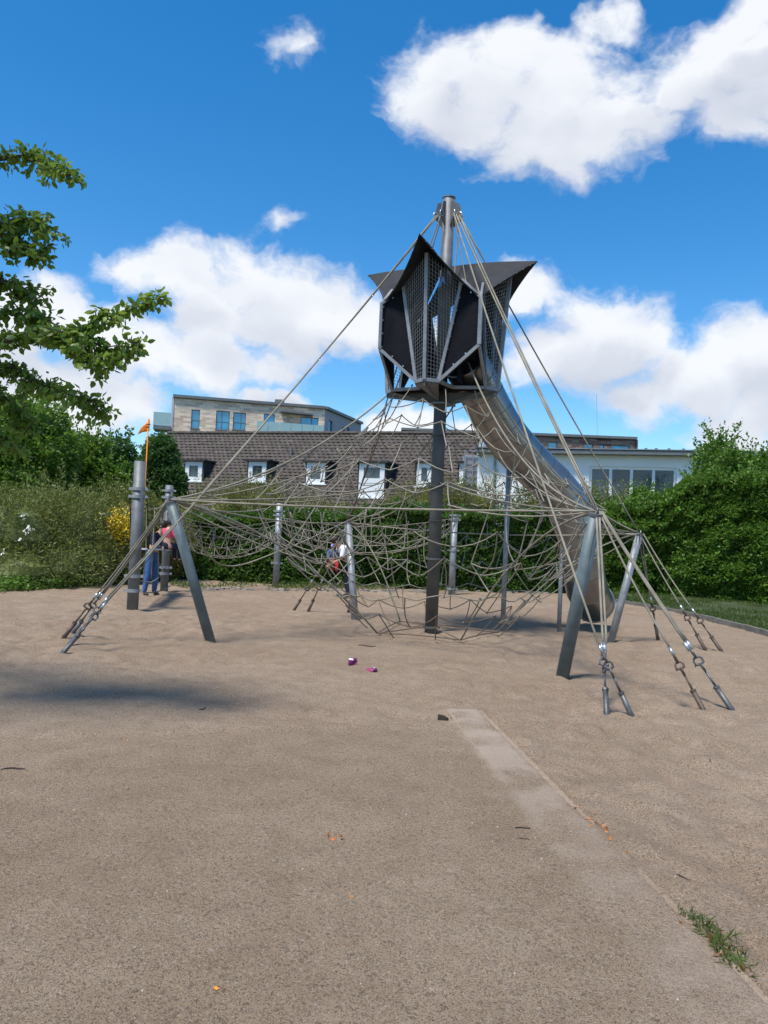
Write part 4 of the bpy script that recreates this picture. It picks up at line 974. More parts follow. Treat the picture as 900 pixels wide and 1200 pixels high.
def window(A, B, h, parent, glass, frame_m, fw=.07, mull=(), sill=True, bar=None, depth=.15, behind=None):
    d, n, Ln = wall_frame(A, B); s0, s1, z0, z1 = h
    pt = lambda s, z, o=0: Vector((A.x, A.y, 0)) + d * s - n * o + Vector((0, 0, z))
    b = MB(); o = depth * .6
    for (a, c, e, f_) in ((s0, s0 + fw, z0, z1), (s1 - fw, s1, z0, z1), (s0 + fw, s1 - fw, z1 - fw, z1), (s0 + fw, s1 - fw, z0, z0 + fw)) + tuple((s0 + (s1 - s0) * m_ - fw / 2, s0 + (s1 - s0) * m_ + fw / 2, z0 + fw, z1 - fw) for m_ in mull):
        p = pt((a + c) / 2, (e + f_) / 2, o); b.bar(p - d * (c - a) / 2, p + d * (c - a) / 2, .07, f_ - e)
    w = b.build('window', frame_m, parent)
    edges_ = [s0 + fw] + [s0 + (s1 - s0) * m_ for m_ in mull] + [s1 - fw]
    for a, c in zip(edges_, edges_[1:]):
        p = pt((a + c) / 2, (z0 + z1) / 2, o + .01); MB().bar(p - d * (c - a) / 2, p + d * (c - a) / 2, .012, z1 - z0 - 2 * fw).build('pane', glass, w)
    if behind:
        p = pt((s0 + s1) / 2, (z0 + z1) / 2, depth + .25); MB().bar(p - d * (s1 - s0) / 2, p + d * (s1 - s0) / 2, .02, z1 - z0).build('curtain', behind, w)  # backing sheet; in the room colour it is painted room shade, no curtain
    if sill:
        p = pt((s0 + s1) / 2, z0 - .03, -.02); MB().bar(p - d * (s1 - s0 + .12) / 2, p + d * (s1 - s0 + .12) / 2, .14, .04).build('sill', M['white'] if sill == 'w' else M['metaldark'], w)
    if bar is not None:
        z = z0 + (z1 - z0) * bar; p = pt((s0 + s1) / 2, z, -.03); q = MB()
        q.bar(p - d * (s1 - s0) / 2, p + d * (s1 - s0) / 2, .03, .04); q.build('safety_rail', M['metaldark'], w)
def hole_px(A, B, x0, y0, x1, y1):
    a = on_wall(x0, (y0 + y1) / 2, A, B)[0]; c = on_wall(x1, (y0 + y1) / 2, A, B)[0]; xm = (x0 + x1) / 2
    return (a, c, on_wall(xm, y1, A, B)[1], on_wall(xm, y0, A, B)[1])

# house with the brown tiled roof
RA = at(197, 508, 46.9); RB = at(566, 508.5, 41.0); RB.z = RA.z
hd, hn, hL = wall_frame(RA, RB)
house = thing('tiled_house', 'long house with dark brown tiled roof and white dormer windows', 'house', (RA.x, RA.y, 0))
RUN, DROP = 4.4, 4.75
def roofpt(s, t, o=0.0): return Vector((RA.x, RA.y, RA.z)) + hd * s + hn * RUN * t - Vector((0, 0, DROP * t)) + (hn * DROP + Vector((0, 0, RUN))).normalized() * o
def on_roof(px, py):
    nrm_ = (hn * DROP + Vector((0, 0, RUN))).normalized(); r = ray(px, py); t = (RA - EYE).dot(nrm_) / r.dot(nrm_); p = EYE + r * t
    return (p - RA).dot(hd), (p - RA).dot(hn) / RUN
back = [roofpt(0, 0, -.05) - hn * 5, roofpt(hL, 0, -.05) - hn * 5]
MB().poly([roofpt(0, 0, -.06), roofpt(hL, 0, -.06), roofpt(hL, 1, -.06), roofpt(0, 1, -.06)], .08).build('roof_deck', M['darkslate'], house)
MB().poly([roofpt(0, 0, -.06), roofpt(hL, 0, -.06), roofpt(hL, 0, -.06) - hn * 4.4 - Vector((0, 0, 4.7)), roofpt(0, 0, -.06) - hn * 4.4 - Vector((0, 0, 4.7))], .08).build('rear_roof_slope', M['tile'], house)
tl = MB(); TW, TR = .30, 25; nT = int(hL / TW)
nrm_ = (hn * DROP + Vector((0, 0, RUN))).normalized()
for r_ in range(TR):
    t0, t1 = r_ / TR, (r_ + 1.12) / TR
    for c_ in range(nT):
        s = c_ * TW + (TW / 2 if r_ % 2 else 0) ; j = random.uniform(-.006, .006); e = random.uniform(-.008, .012)
        P = []
        for (u, hgt) in ((0, .0), (.3, .035), (.6, .03), (1.0, .0)):
            P.append(roofpt(s + u * TW * .98 + j, t0, hgt * .6)); P.append(roofpt(s + u * TW * .98 + j, t1, hgt + .03 + e))
        k = len(tl.v); tl.v.extend([tuple(p) for p in P]); 
        for u in range(3): tl.f.append((k + 2 * u, k + 2 * u + 1, k + 2 * u + 3, k + 2 * u + 2)); tl.mi.append(0)
        tp = [roofpt(s + u * TW * .98 + j, t1, -.01) for u in (0, 1)]
        k2 = len(tl.v); tl.v.extend([tuple(p) for p in tp]); tl.f.append((k + 1, k2, k2 + 1, k + 7, k + 5, k + 3)); tl.mi.append(0)
tl.build('roof_tiles', M['tile'], house)['kind'] = 'stuff'
rb = MB(); k = 0
while k * .4 < hL:
    a = roofpt(k * .4, 0, .03); c = roofpt(min(hL, k * .4 + .43), 0, .045); rb.tube([a, c], .12, 8); k += 1
rb.build('ridge_tiles', M['tile'], house)['kind'] = 'stuff'
MB().bar(roofpt(-.02, 0, .02), roofpt(-.02, 1, .02), .12, .12, nrm_).build('verge_board', M['metaldark'], house); MB().bar(roofpt(hL, 0, .02), roofpt(hL, 1, .02), .12, .12, nrm_).build('verge_board', M['metaldark'], house)
EV = roofpt(0, 1); EVR = roofpt(hL, 1)
MB().tube([EV + hn * .1, EVR + hn * .1], .08, 8).build('gutter', M['metaldark'], house)
WA = Vector((EV.x, EV.y, 0)) - hn * .45; WB_ = Vector((EVR.x, EVR.y, 0)) - hn * .45
hs = [(s, s + 1.3, .9, 2.1) for s in (2.0, 6.0, 10.5, 15.0)]
facade('front_wall', WA, WB_, 0, EV.z + .35, hs, M['render'], house)
for h in hs: window(WA, WB_, h, house, M['glass'], M['white'], mull=(.5,))
for q in (0, hL):
    a = roofpt(q, 0); w_ = MB(); P = [Vector((a.x, a.y, a.z - .1)), Vector((roofpt(q, 1).x, roofpt(q, 1).y, EV.z)) - hn * .45, Vector((roofpt(q, 1).x, roofpt(q, 1).y, 0)) - hn * .45, Vector((a.x, a.y, 0)) - hn * 4.2, Vector((a.x, a.y, EV.z)) - hn * 4.2]
    w_.poly(P, .2).build('gable_wall', M['render'], house)
def dormer(x0, x1, y0, y1, panel=False):
    s0 = on_roof(x0, y1)[0]; s1 = on_roof(x1, y1)[0]; t = on_roof((x0 + x1) / 2, y1)[1]
    base = roofpt(s0, t); z0 = base.z; face0 = Vector((base.x, base.y, 0)) + hn * .03; face1 = face0 + hd * (s1 - s0)
    zt = on_wall((x0 + x1) / 2, y0, face0, face1)[1]; W_ = s1 - s0
    # cheeks: triangle back to the slope
    tb = t - (zt - z0) / DROP; backd = (t - tb) * RUN
    dm = None
    for e, sg in ((0, -1), (W_, 1)):
        f0 = face0 + hd * (e + sg * .06); ck = MB().poly([f0 + Vector((0, 0, z0 - .1)), f0 + Vector((0, 0, zt)), f0 - hn * backd + Vector((0, 0, zt))], .06)
        if dm is None: dm = thing('dormer', None, None, (0, 0, 0)); dm.parent = house
        ck.build('dormer_cheek', M['darkslate'], dm)
    MB().poly([face0 + hd * -.22 + hn * .22 + Vector((0, 0, zt + .06)), face0 + hd * (W_ + .22) + hn * .22 + Vector((0, 0, zt + .06)), face0 + hd * (W_ + .22) - hn * (backd + .25) + Vector((0, 0, zt + .10)), face0 + hd * -.22 - hn * (backd + .25) + Vector((0, 0, zt + .10))], .10).build('dormer_roof', M['darkslate'], dm)
    f_ = MB(); fw = .25
    zb = z0 + (zt - z0) * .42 if panel else z0
    def fb(a, c, e, g_, o=0, h_=None): 
        p = face0 + hd * (a + c) / 2 + hn * o + Vector((0, 0, (e + g_) / 2)); return p - hd * (c - a) / 2, p + hd * (c - a) / 2, g_ - e
    for (a, c, e, g_) in ((0, fw, z0, zt), (W_ - fw, W_, z0, zt), (fw, W_ - fw, zt - fw * .9, zt), (fw, W_ - fw, zb, zb + fw)):
        p, q, hh = fb(a, c, e, g_); f_.bar(p, q, .10, hh)
    if panel: p, q, hh = fb(fw, W_ - fw, z0, zb); f_.bar(p, q, .07, hh)
    f_.build('window_frame', M['white'], dm)
    p, q, hh = fb(fw, W_ - fw, zb + fw, zt - fw * .9, -.02); MB().bar(p, q, .015, hh).build('pane', M['glass'], dm)
    p, q, hh = fb(fw, W_ - fw, zb + fw, zt - fw * .9, -.35); MB().bar(p, q, .02, hh).build('interior', M['room'], dm)
    for e in (.18, .82):
        p, q, hh = fb(fw + (W_ - 2 * fw) * (e - .16), fw + (W_ - 2 * fw) * (e + .16), zb + fw, zt - fw, -.2); MB().bar(p, q, .02, hh).build('curtain', M['curtain'], dm)
    p, q, hh = fb(-.12, W_ + .12, z0 - .07, z0 - .01, .06); MB().bar(p, q, .18, hh).build('sill', M['white'], dm)
dormer(217, 237, 541, 564); dormer(291, 312, 541, 565); dormer(359, 381, 542, 567); dormer(420, 450, 543, 583, True); dormer(488, 506, 543, 570); dormer(538, 552, 543, 566)
s_, t_ = on_roof(341, 534); p = roofpt(s_, t_); MB().tube([p, p + Vector((0, 0, .45))], .07, 8).build('vent_pipe', M['metaldark'], house)

# apartment building in pale brick
PA = at(203, 465.5, 60); PB = at(381, 479, 62.5); PC = at(423, 497, 70.3); zt = PA.z
apt = thing('brick_building', 'pale brick apartment block with blue windows behind the tiled roof', 'building', (PA.x, PA.y, 0))
A0, B0, C0 = (Vector((p.x, p.y, 0)) for p in (PA, PB, PC))
hs = [hole_px(A0, B0, *q) for q in ((224, 480, 234, 502), (253, 481.5, 269, 504), (273, 483.5, 288, 504), (309, 485, 322, 500), (352, 489, 373, 508))]
hs += [(h0[0], h0[1], h0[2] - 3.2, h0[3] - 3.2) for h0 in hs[:3]]
facade('brick_wall', A0, B0, 0, zt, hs, M['brick'], apt, .22)
for i, h in enumerate(hs): window(A0, B0, h, apt, M['glass_blue'], M['metaldark'], .06, mull=() if i in (0, 3, 5) else (.42 if i == 1 else .62,), bar=.42 if i < 3 else None, depth=.22, behind=M['curtain'] if i in (1, 2, 4) else M['room'])
hs2 = [hole_px(B0, C0, *q) for q in ((385, 493, 389.5, 510), (400.5, 501, 404, 509), (406.5, 501, 409.5, 509))]
facade('side_wall', B0 + (C0 - B0).normalized() * .02, C0, 0, zt - .01, hs2, M['grey_render'], apt, .22)
for h in hs2: window(B0 + (C0 - B0).normalized() * .02, C0, h, apt, M['glass_blue'], M['metaldark'], .06, depth=.22, behind=M['room'])
D0 = A0 + (C0 - B0)
MB().poly([A0 + Vector((0, 0, zt)), B0 + Vector((0, 0, zt)), C0 + Vector((0, 0, zt)), D0 + Vector((0, 0, zt))], .1).build('roof', M['metaldark'], apt)
for a, c in ((A0, B0), (B0, C0)):
    d, n, Ln = wall_frame(a, c); MB().bar(a + n * .06 + Vector((0, 0, zt + .10)), c + n * .06 + Vector((0, 0, zt + .10)), .35, .22).build('parapet_cap', M['metaldark'], apt)
for a, c in ((A0, D0), (D0, C0)):
    MB().poly([a, c, c + Vector((0, 0, zt - .02)), a + Vector((0, 0, zt - .02))], .2).build('rear_wall', M['grey_render'], apt)
d, n, Ln = wall_frame(A0, B0)
# sunshade, terrace rail, left balcony
s0, z0 = on_wall(329, 483, A0, B0); s1, _ = on_wall(366, 484, A0, B0)
MB().bar(A0 + d * s0 + n * .4 + Vector((0, 0, z0)), A0 + d * s1 + n * .4 + Vector((0, 0, z0 - .1)), .8, .14).build('sunshade', M['metaldark'], apt)
q0, q1 = on_wall(300, 502, A0, B0), on_wall(378, 503, A0, B0); nP = 6
for i in range(nP):
    a = A0 + d * (q0[0] + (q1[0] - q0[0]) * i / nP + .02) + n * 1.2; c = A0 + d * (q0[0] + (q1[0] - q0[0]) * (i + 1) / nP - .02) + n * 1.2
    zz = on_wall(340, 497, A0, B0)[1]; zz = zz - .2
    MB().bar(a + Vector((0, 0, zz - .55)), c + Vector((0, 0, zz - .55)), .03, 1.3).build('glass_rail_panel', M['rail_glass'], apt)
MB().bar(A0 + d * q0[0] + n * .62 + Vector((0, 0, zz - 1.4)), A0 + d * q1[0] + n * .62 + Vector((0, 0, zz - 1.4)), 1.2, .3).build('terrace_slab', M['metaldark'], apt)
bl = A0 - d * 1.35; zb = above(A0, 500).z
bal = MB().bar(bl + Vector((0, 0, zb - .18)) - n * .4, A0 - d * .05 + Vector((0, 0, zb - .18)) - n * .4, 2.0, .32).build('balcony', M['metaldark'], apt)
MB().bar(bl + n * .6 + Vector((0, 0, zb + .5)), A0 - d * .05 + n * .6 + Vector((0, 0, zb + .5)), .03, 1.0).build('glass_panel', M['rail_glass'], bal)
MB().bar(bl + n * .58 + Vector((0, 0, zb + .5)), bl - n * 1.4 + Vector((0, 0, zb + .5)), .03, 1.0).build('glass_panel', M['rail_glass'], bal)
s0, z0 = on_wall(329, 473, A0, B0); MB().box(A0 + d * s0 - n * 1.5 + Vector((0, 0, zt + .35)), (.7, .7, .7)).build('roof_vent', M['metaldark'], apt)

# long dark brick building behind the white one
KA = at(470, 506.5, 62); KB = at(746, 512.5, 61.5); zk = (KA.z + KB.z) / 2
long_b = thing('dark_brick_building', 'long low red brown brick building far behind the flat white roof', 'building', (KA.x, KA.y, 0))
A0, B0 = Vector((KA.x, KA.y, 0)), Vector((KB.x, KB.y, 0)); d, n, Ln = wall_frame(A0, B0)
hs = [hole_px(A0, B0, *q) for q in ((642, 518, 653, 527), (684, 520, 695, 528), (702, 521, 708, 528), (716, 522, 738, 529))]
facade('brick_wall', A0, B0, 0, zk, hs, M['brick_dark'], long_b, .2)
for h in hs: window(A0, B0, h, long_b, M['glass_blue'], M['metaldark'], .06, depth=.2, behind=M['curtain'])
MB().bar(A0 + Vector((0, 0, zk + .08)), B0 + Vector((0, 0, zk + .08)), .5, .2).build('parapet_cap', M['metaldark'], long_b)
B1 = B0 - n * 9; MB().poly([B0, B1, B1 + Vector((0, 0, zk - .02)), B0 + Vector((0, 0, zk - .02))], .25).build('side_wall', M['brick_dark'], long_b)
MB().poly([A0 + Vector((0, 0, zk - .1)), B0 + Vector((0, 0, zk - .1)), B1 + Vector((0, 0, zk - .1)), A0 - n * 9 + Vector((0, 0, zk - .1))], .1).build('roof', M['metaldark'], long_b)

# white flat-roofed building
QA = at(563, 526, 36); QB = at(905, 527.5, 33.0); zq = (QA.z + QB.z) / 2 - .22
wb = thing('white_building', 'flat roofed white building with a band of windows above the hedge', 'building', (QA.x, QA.y, 0))
A0, B0 = Vector((QA.x, QA.y, 0)), Vector((QB.x, QB.y, 0)); d, n, Ln = wall_frame(A0, B0)
hb = hole_px(A0, B0, 690, 547, 793, 592); h2 = hole_px(A0, B0, 647, 545, 659, 562)
facade('wall', A0, B0, 0, zq, [hb, h2], M['render'], wb, .2)
window(A0, B0, hb, wb, M['glass'], M['white'], .13, mull=(.25, .49, .74), sill='w', depth=.2)
window(A0, B0, h2, wb, M['glass'], M['white'], .08, sill='w', depth=.2, behind=M['curtain'])
w0, w1 = hb[0], hb[1]
for i, (mm, a, c) in enumerate(((M['curtain'], .02, .235), (M['navypanel'], .27, .48), (M['room'], .5, .73), (M['room'], .75, .98))):
    p0 = A0 + d * (w0 + (w1 - w0) * a) - n * .42 + Vector((0, 0, (hb[2] + hb[3]) / 2)); p1 = A0 + d * (w0 + (w1 - w0) * c) - n * .42 + Vector((0, 0, (hb[2] + hb[3]) / 2))
    MB().bar(p0, p1, .03, (hb[3] - hb[2]) * (1 if i else .95)).build('blind' if i == 1 else 'interior', mm, wb)
MB().bar(A0 + n * .22 - d * .2 + Vector((0, 0, zq + .02)), B0 + n * .22 + Vector((0, 0, zq + .05)), .5, .17).build('fascia', M['metaldark'], wb)
MB().bar(A0 + n * .16 - d * .2 + Vector((0, 0, zq + .17)), B0 + n * .16 + Vector((0, 0, zq + .17)), .7, .04).build('roof_edge', M['frame'], wb)
MB().poly([A0 + Vector((0, 0, zq + .1)), B0 + Vector((0, 0, zq + .1)), B0 - n * 8 + Vector((0, 0, zq + .1)), A0 - n * 8 + Vector((0, 0, zq + .1))], .1).build('roof', M['metaldark'], wb)
for e in (A0, B0): MB().poly([e - n * .02, e - n * 8, e - n * 8 + Vector((0, 0, zq)), e - n * .02 + Vector((0, 0, zq))], .2).build('end_wall', M['render'], wb)
for px in (630, 668, 703):
    s, z = on_wall(px, 524, A0, B0); MB().ball(A0 + d * s - n * 2.4 + Vector((0, 0, zq + .12)), .75, sc=(1, 1, .55), n=16, k=8).build('roof_dome', M['white'], wb, smooth=True)
for px in (757, 769, 784, 801, 817):
    s, z = on_wall(px, 526, A0, B0); MB().tube([A0 + d * s + Vector((0, 0, zq + .15)), A0 + d * s + Vector((0, 0, zq + .30))], .06, 6).build('roof_stud', M['metaldark'], wb)
s, z = on_wall(580, 550, A0, B0); MB().tube([A0 + d * s + n * .08, A0 + d * s + n * .08 + Vector((0, 0, zq - .1))], .06, 8).build('downpipe', M['galv'], wb)
for z in (1.2, 2.4, 3.3): MB().bar(A0 + n * .003 + Vector((0, 0, z)), B0 + n * .003 + Vector((0, 0, z)), .012, .012).build('wall_joint', M['grey_render'], wb)
# grey lattice mast box between the houses
gb = thing('metal_balcony', 'grey metal balcony frame between tiled roof and white wall', 'balcony', (at(555, 545, 38).x, 38, 0))
p0 = at(545, 528, 38); p1 = at(564, 528, 38); lo = at(545, 585, 38).z
for r_ in range(7): z = p0.z - r_ * .33; MB().bar((p0.x, 38, z), (p1.x, 38, z), .05, .05).build('rail', M['frame'], gb)
for u in (0, .5, 1): MB().bar((p0.x + (p1.x - p0.x) * u, 38.0, 0), (p0.x + (p1.x - p0.x) * u, 38.0, p0.z), .06, .06, (0, 1, 0)).build('upright', M['frame'], gb)
MB().box(((p0.x + p1.x) / 2, 38.6, p0.z - 1.6), (p1.x - p0.x, .9, 2.8)).build('panel', M['grey_render'], gb)
for nm, px, y1 in (('roof_antenna', 699, 462), ('roof_antenna', 0, 0)):
    if not px: continue
    g0 = at(px + 1, 512, 64); g1 = at(px, y1, 64); t = thing(nm, 'thin antenna rod rising above the far dark brick roof', 'antenna', (g0.x, g0.y, g0.z)); MB().tube([g0, g1], .012, 5).build('rod', M['frame'], t)

# ================================================================== VEGETATION
def lump(P, amp, s, seed=0):
    q = vnoise(P[:, 0] * 1.0 + P[:, 2] * .7, P[:, 1] + P[:, 2] * .9, s, seed) + .5 * vnoise(P[:, 0] - P[:, 2], P[:, 1] - P[:, 2] * .6, s * .45, seed + 5)
    return (q / 1.5 - .5) * 2 * amp
def blob_leaves(blobs, n, gaps=.35, shell=.55):
    """points in the outer part of a union of ellipsoids ((centre), (radii)), thinned into clumps"""
    w = np.array([b[1][0] * b[1][1] * b[1][2] for b in blobs]) ** .7; w /= w.sum(); k = rng.choice(len(blobs), n, p=w)
    C = np.array([b[0] for b in blobs])[k]; Rr = np.array([b[1] for b in blobs])[k]
    d = rng.normal(size=(n, 3)); d /= np.linalg.norm(d, axis=1, keepdims=True)
    rr = (shell + (1 - shell) * rng.uniform(0, 1, (n, 1)) ** .6)
    P = C + d * Rr * rr; P = P + d * lump(P, .16, .55, 3)[:, None] * np.minimum(Rr, 1.4)
    keep = (lump(P, 1, .38, 11) + rng.uniform(-.7, .7, n)) > -1 + gaps * 1.6
    keep &= P[:, 2] > .03
    return P[keep], d[keep]
def core(blobs, f, name, m_, parent):
    b = MB()
    for (c, r) in blobs:
        k = len(b.v); b.ball(c, 1.0, sc=[q * f for q in r], n=12, k=8)
        for i in range(k, len(b.v)):
            v = Vector(b.v[i]); e = 1 + random.uniform(-.14, .14); v = Vector(c) + (v - Vector(c)) * e; v.z = max(v.z, -.05); b.v[i] = tuple(v)
    return b.build(name, m_, parent)
def shrub(name, label, cat, blobs, n, size, m_, aspect=1.8, group=None, gaps=.35, stems=5, coref=.60, shoots=0, shoot_l=.5, flowers=None, up=.25, trunk=None):
    base = (sum(b[0][0] for b in blobs) / len(blobs), sum(b[0][1] for b in blobs) / len(blobs), 0)
    t = thing(name, label, cat, base, group)
    P, d = blob_leaves(blobs, n, gaps)
    if shoots:
        SP_ = []; SD = []
        for _ in range(shoots):
            c, r = random.choice(blobs); a = random.uniform(0, 2 * PI); e = random.uniform(.15, 1.2); dr = Vector((math.cos(a) * math.cos(e), math.sin(a) * math.cos(e) - .15, math.sin(e))).normalized()
            p = Vector(c) + Vector((dr.x * r[0], dr.y * r[1], dr.z * r[2])) * .92; dd = (dr + Vector((random.uniform(-.4, .4), random.uniform(-.3, .3), random.uniform(.2, 1.0)))).normalized(); L_ = shoot_l * random.uniform(.4, 1.3)
            for q in range(int(14 * L_ / .5)):
                s = random.random(); pp = p + dd * L_ * s + Vector((random.gauss(0, .03), random.gauss(0, .03), random.gauss(0, .03)))
                if pp.z > .05: SP_.append(tuple(pp)); SD.append(tuple(dd))
        P = np.concatenate([P, np.array(SP_)]); d = np.concatenate([d, np.array(SD)])
    leaves('crown' if cat == 'tree' else 'foliage', P, size, m_, t, aspect=aspect, outward=d, up=up)
    core(blobs, coref, 'inner_foliage', m_, t)
    b = MB(); bz = Vector(base)
    if trunk: 
        top = max(q[0][2] for q in blobs); b.tube([bz + Vector((0, 0, -.2)), bz + Vector((.05, .02, top * .5)), bz + Vector((-.03, .05, top))], [trunk, trunk * .75, trunk * .35], 9)
        for c, r in blobs[:7]: c = Vector(c); s = bz + Vector((0, 0, c.z * .55)); b.tube([s, s.lerp(c, .6) + Vector((0, 0, .15)), c], [trunk * .45, trunk * .3, trunk * .12], 6)
    else:
        for _ in range(stems):
            c, r = random.choice(blobs); g = bz.lerp(Vector((c[0], c[1], 0)), .8) + Vector((random.uniform(-.3, .3), random.uniform(-.3, .3), -.1)); b.tube([g, g.lerp(Vector(c), .5) + Vector((.1, 0, .1)), Vector(c)], [.035, .028, .012], 5)
    b.build('trunk' if trunk else 'stems', M['bark'], t)
    if flowers is not None:
        fm, F_, fs = flowers; leaves('blossom', F_, fs, fm, t, aspect=1.0, up=.4, droop=.1)
    return t
def bl(px, py, Y, rx, ry, rz): p = at(px, py, Y); return ((p.x, p.y, p.z), (rx, ry, rz))
def flowers_at(lst, Y, n_, s_):
    out = []
    for (x, y) in lst:
        p = at(x, y, Y)
        for _ in range(n_): out.append((p.x + random.gauss(0, s_), p.y - abs(random.gauss(0, s_)), p.z + random.gauss(0, s_ * .8)))
    return np.array(out)
G1 = 'grey green shrubs along the left edge of the sand'
shrub('willow_shrub', 'big grey green willowy shrub at the far left, white blossoms on its front', 'shrub',
      [bl(-40, 640, 18.6, 1.5, 1.5, 1.5), bl(15, 632, 18.9, 1.4, 1.4, 1.35), bl(20, 672, 18.2, 1.3, 1.1, .8), bl(-60, 675, 18.0, 1.4, 1.1, .8), bl(55, 618, 20.0, 1.1, 1.2, 1.1)], 42000, .085, M['lf_grey'], 3.6, G1, .3, 6, shoots=240, shoot_l=.6,
      flowers=(M['white_flower'], flowers_at([(28, 605), (33, 618), (36, 621), (25, 632), (5, 649), (31, 624)], 17.35, 10, .035), .05))
shrub('willow_shrub', 'grey green feathery shrub left of the thick tall post', 'shrub',
      [bl(88, 628, 20.2, 1.2, 1.3, 1.35), bl(70, 668, 19.0, 1.2, 1.0, .8), bl(112, 660, 20.2, 1.0, 1.0, .9)], 30000, .08, M['lf_grey'], 3.4, G1, .3, 5, shoots=170, shoot_l=.5)
shrub('willow_shrub', 'olive shaggy shrub filling the space behind the thick tall post', 'shrub',
      [bl(150, 620, 21.8, 1.2, 1.2, 1.35), bl(128, 655, 21.2, 1.0, .9, .9), bl(190, 640, 22.6, 1.1, .9, 1.2)], 30000, .075, M['lf_shaggy'], 3.0, G1, .3, 5, shoots=150, shoot_l=.5,
      flowers=(M['white_flower'], flowers_at([(121, 602), (126, 615), (100, 640)], 20.0, 5, .03), .045))
yp = at(143, 618, 20.2); Fy = np.array([(yp.x + random.gauss(0, .20), yp.y - abs(random.gauss(0, .14)), yp.z + random.gauss(0, .21)) for _ in range(1500)])
shrub('broom_bush', 'bright yellow flowering broom beside the thick tall post', 'shrub', [((yp.x, yp.y + .15, yp.z), (.42, .35, .42)), ((yp.x + .15, yp.y + .2, yp.z - .7), (.4, .35, .6))], 3000, .06, M['lf_grey'], 3, None, .3, 4, flowers=(M['yellow_flower'], Fy, .045))
# low plants at the foot of the left shrubs
P = []
for a in np.linspace(-60, 200, 1500):
    g = ground(a, 693 - max(0, a) * .06 - (a > 140) * 6 + random.uniform(-2, 2)); P.append((g.x + random.gauss(0, .08), g.y + random.uniform(-.1, .5), random.uniform(0, .25)))
o = leaves('ground_cover', np.array(P * 3) + rng.normal(size=(4500, 3)) * .06, .09, M['lf_hedge'], aspect=1.6); tag(o, 'low leafy plants at the foot of the left shrubs', 'ground cover', kind='stuff')
# hedge builder
def hedge(name, label, cat, pts, n, size, m_, depth=1.2, aspect=1.6, shoots=0, shoot_l=.3, group=None, amp=.22, gaps=.3):
    """pts: (px, Y of the face, row of the top); a hedge body with a rounded top along them"""
    P3 = []
    for (px, Y, ty) in pts:
        p = at(px, 600, Y); P3.append((p.x, Y, above((p.x, Y, 0), ty).z))
    P3 = np.array(P3); base = (P3[:, 0].mean(), P3[:, 1].mean(), 0); t = thing(name, label, cat, base, group)
    seg = np.linalg.norm(np.diff(P3[:, :2], axis=0), axis=1); cum = np.concatenate([[0], np.cumsum(seg)])
    def curve(s): return np.stack([np.interp(s, cum, P3[:, k]) for k in range(3)], -1)
    s = rng.uniform(0, cum[-1], n); B_ = curve(s); u = rng.uniform(0, 1, n); face = u < .68
    z = np.where(face, rng.uniform(0, 1, n) * B_[:, 2], B_[:, 2] + rng.normal(0, .04, n)); back_ = np.where(face, np.abs(rng.normal(0, .13, n)), rng.uniform(0, depth, n))
    rnd = np.clip((z / B_[:, 2] - .75) / .25, 0, 1); back_ = back_ + rnd ** 2 * .35 * face; z = z - (~face) * np.clip(.3 - back_, 0, 1) * .6
    P = np.stack([B_[:, 0], B_[:, 1] + back_, z], -1)
    P[:, 1] += lump(P, amp, .9, 3) + lump(P, amp * .5, .3, 8); P[:, 2] += lump(P, amp * .8, .8, 6) * (~face)
    keep = (lump(P, 1, .33, 15) + rng.uniform(-.8, .8, n)) > -1 + gaps * 1.6; keep &= P[:, 2] > .02; P = P[keep]; fc = face[keep]
    d = np.where(fc[:, None], np.array([[0, -1, .25]]), np.array([[0, -.2, 1]])) + rng.normal(size=(len(P), 3)) * .35
    if shoots:
        SP_ = []; SD = []
        for _ in range(shoots):
            c = curve(np.array([random.uniform(0, cum[-1])]))[0]; p = Vector((c[0], c[1] + random.uniform(0, depth * .7), c[2] * random.uniform(.8, 1.0))); dd = Vector((random.uniform(-.5, .5), random.uniform(-.5, .2), 1)).normalized(); L_ = shoot_l * random.uniform(.3, 1.3)
            for q in range(int(18 * L_ / .4)): SP_.append(tuple(p + dd * L_ * random.random() * 1.0 + Vector((random.gauss(0, .035), random.gauss(0, .035), random.gauss(0, .03))))); SD.append(tuple(dd))
        P = np.concatenate([P, np.array(SP_)]); d = np.concatenate([d, np.array(SD)])
    leaves('foliage', P, size, m_, t, aspect=aspect, outward=d)
    # woody, leafy inside: a rough body well behind the leaves
    k = max(8, int(cum[-1] / .5)); G = []
    for i in range(k + 1):
        c = curve(np.array([cum[-1] * i / k]))[0]; row = []
        for (dy, fz) in ((.62, 0), (.58, .35), (.62, .7), (.8, .84), (max(.95, depth * .85), .86), (max(1.1, depth), 0)):
            row.append(Vector((c[0], c[1] + dy + random.uniform(-.08, .08), c[2] * fz + random.uniform(-.06, .06) * (fz > 0))))
        G.append(row)
    MB().sheet(G, .02).build('inner_foliage', m_, t)
    b = MB()
    for i in range(k): c = curve(np.array([cum[-1] * (i + .5) / k]))[0]; b.tube([(c[0], c[1] + .45, -.1), (c[0] + .05, c[1] + .45, c[2] * .6)], .03, 5)
    b.build('stems', M['bark'], t)
    return t
hedge('ivy_hedge', 'dark glossy evergreen hedge behind the rope tunnel', 'hedge', [(196, 23.6, 612), (260, 23.4, 606), (330, 23.2, 600), (390, 23.2, 606), (430, 23.3, 602)], 52000, .10, M['lf_ivy'], 1.0, 1.3, shoots=120, shoot_l=.3)
hedge('ivy_hedge', 'brighter green hedge behind the mast and the slide posts', 'hedge', [(425, 23.5, 598), (480, 23.4, 594), (540, 23.4, 600), (600, 23.6, 602), (640, 24.2, 600), (700, 25.0, 584)], 56000, .10, M['lf_ivy'], 1.0, 1.4, shoots=120, shoot_l=.3)
G2 = 'shaggy olive shrubs rising behind the hedges'
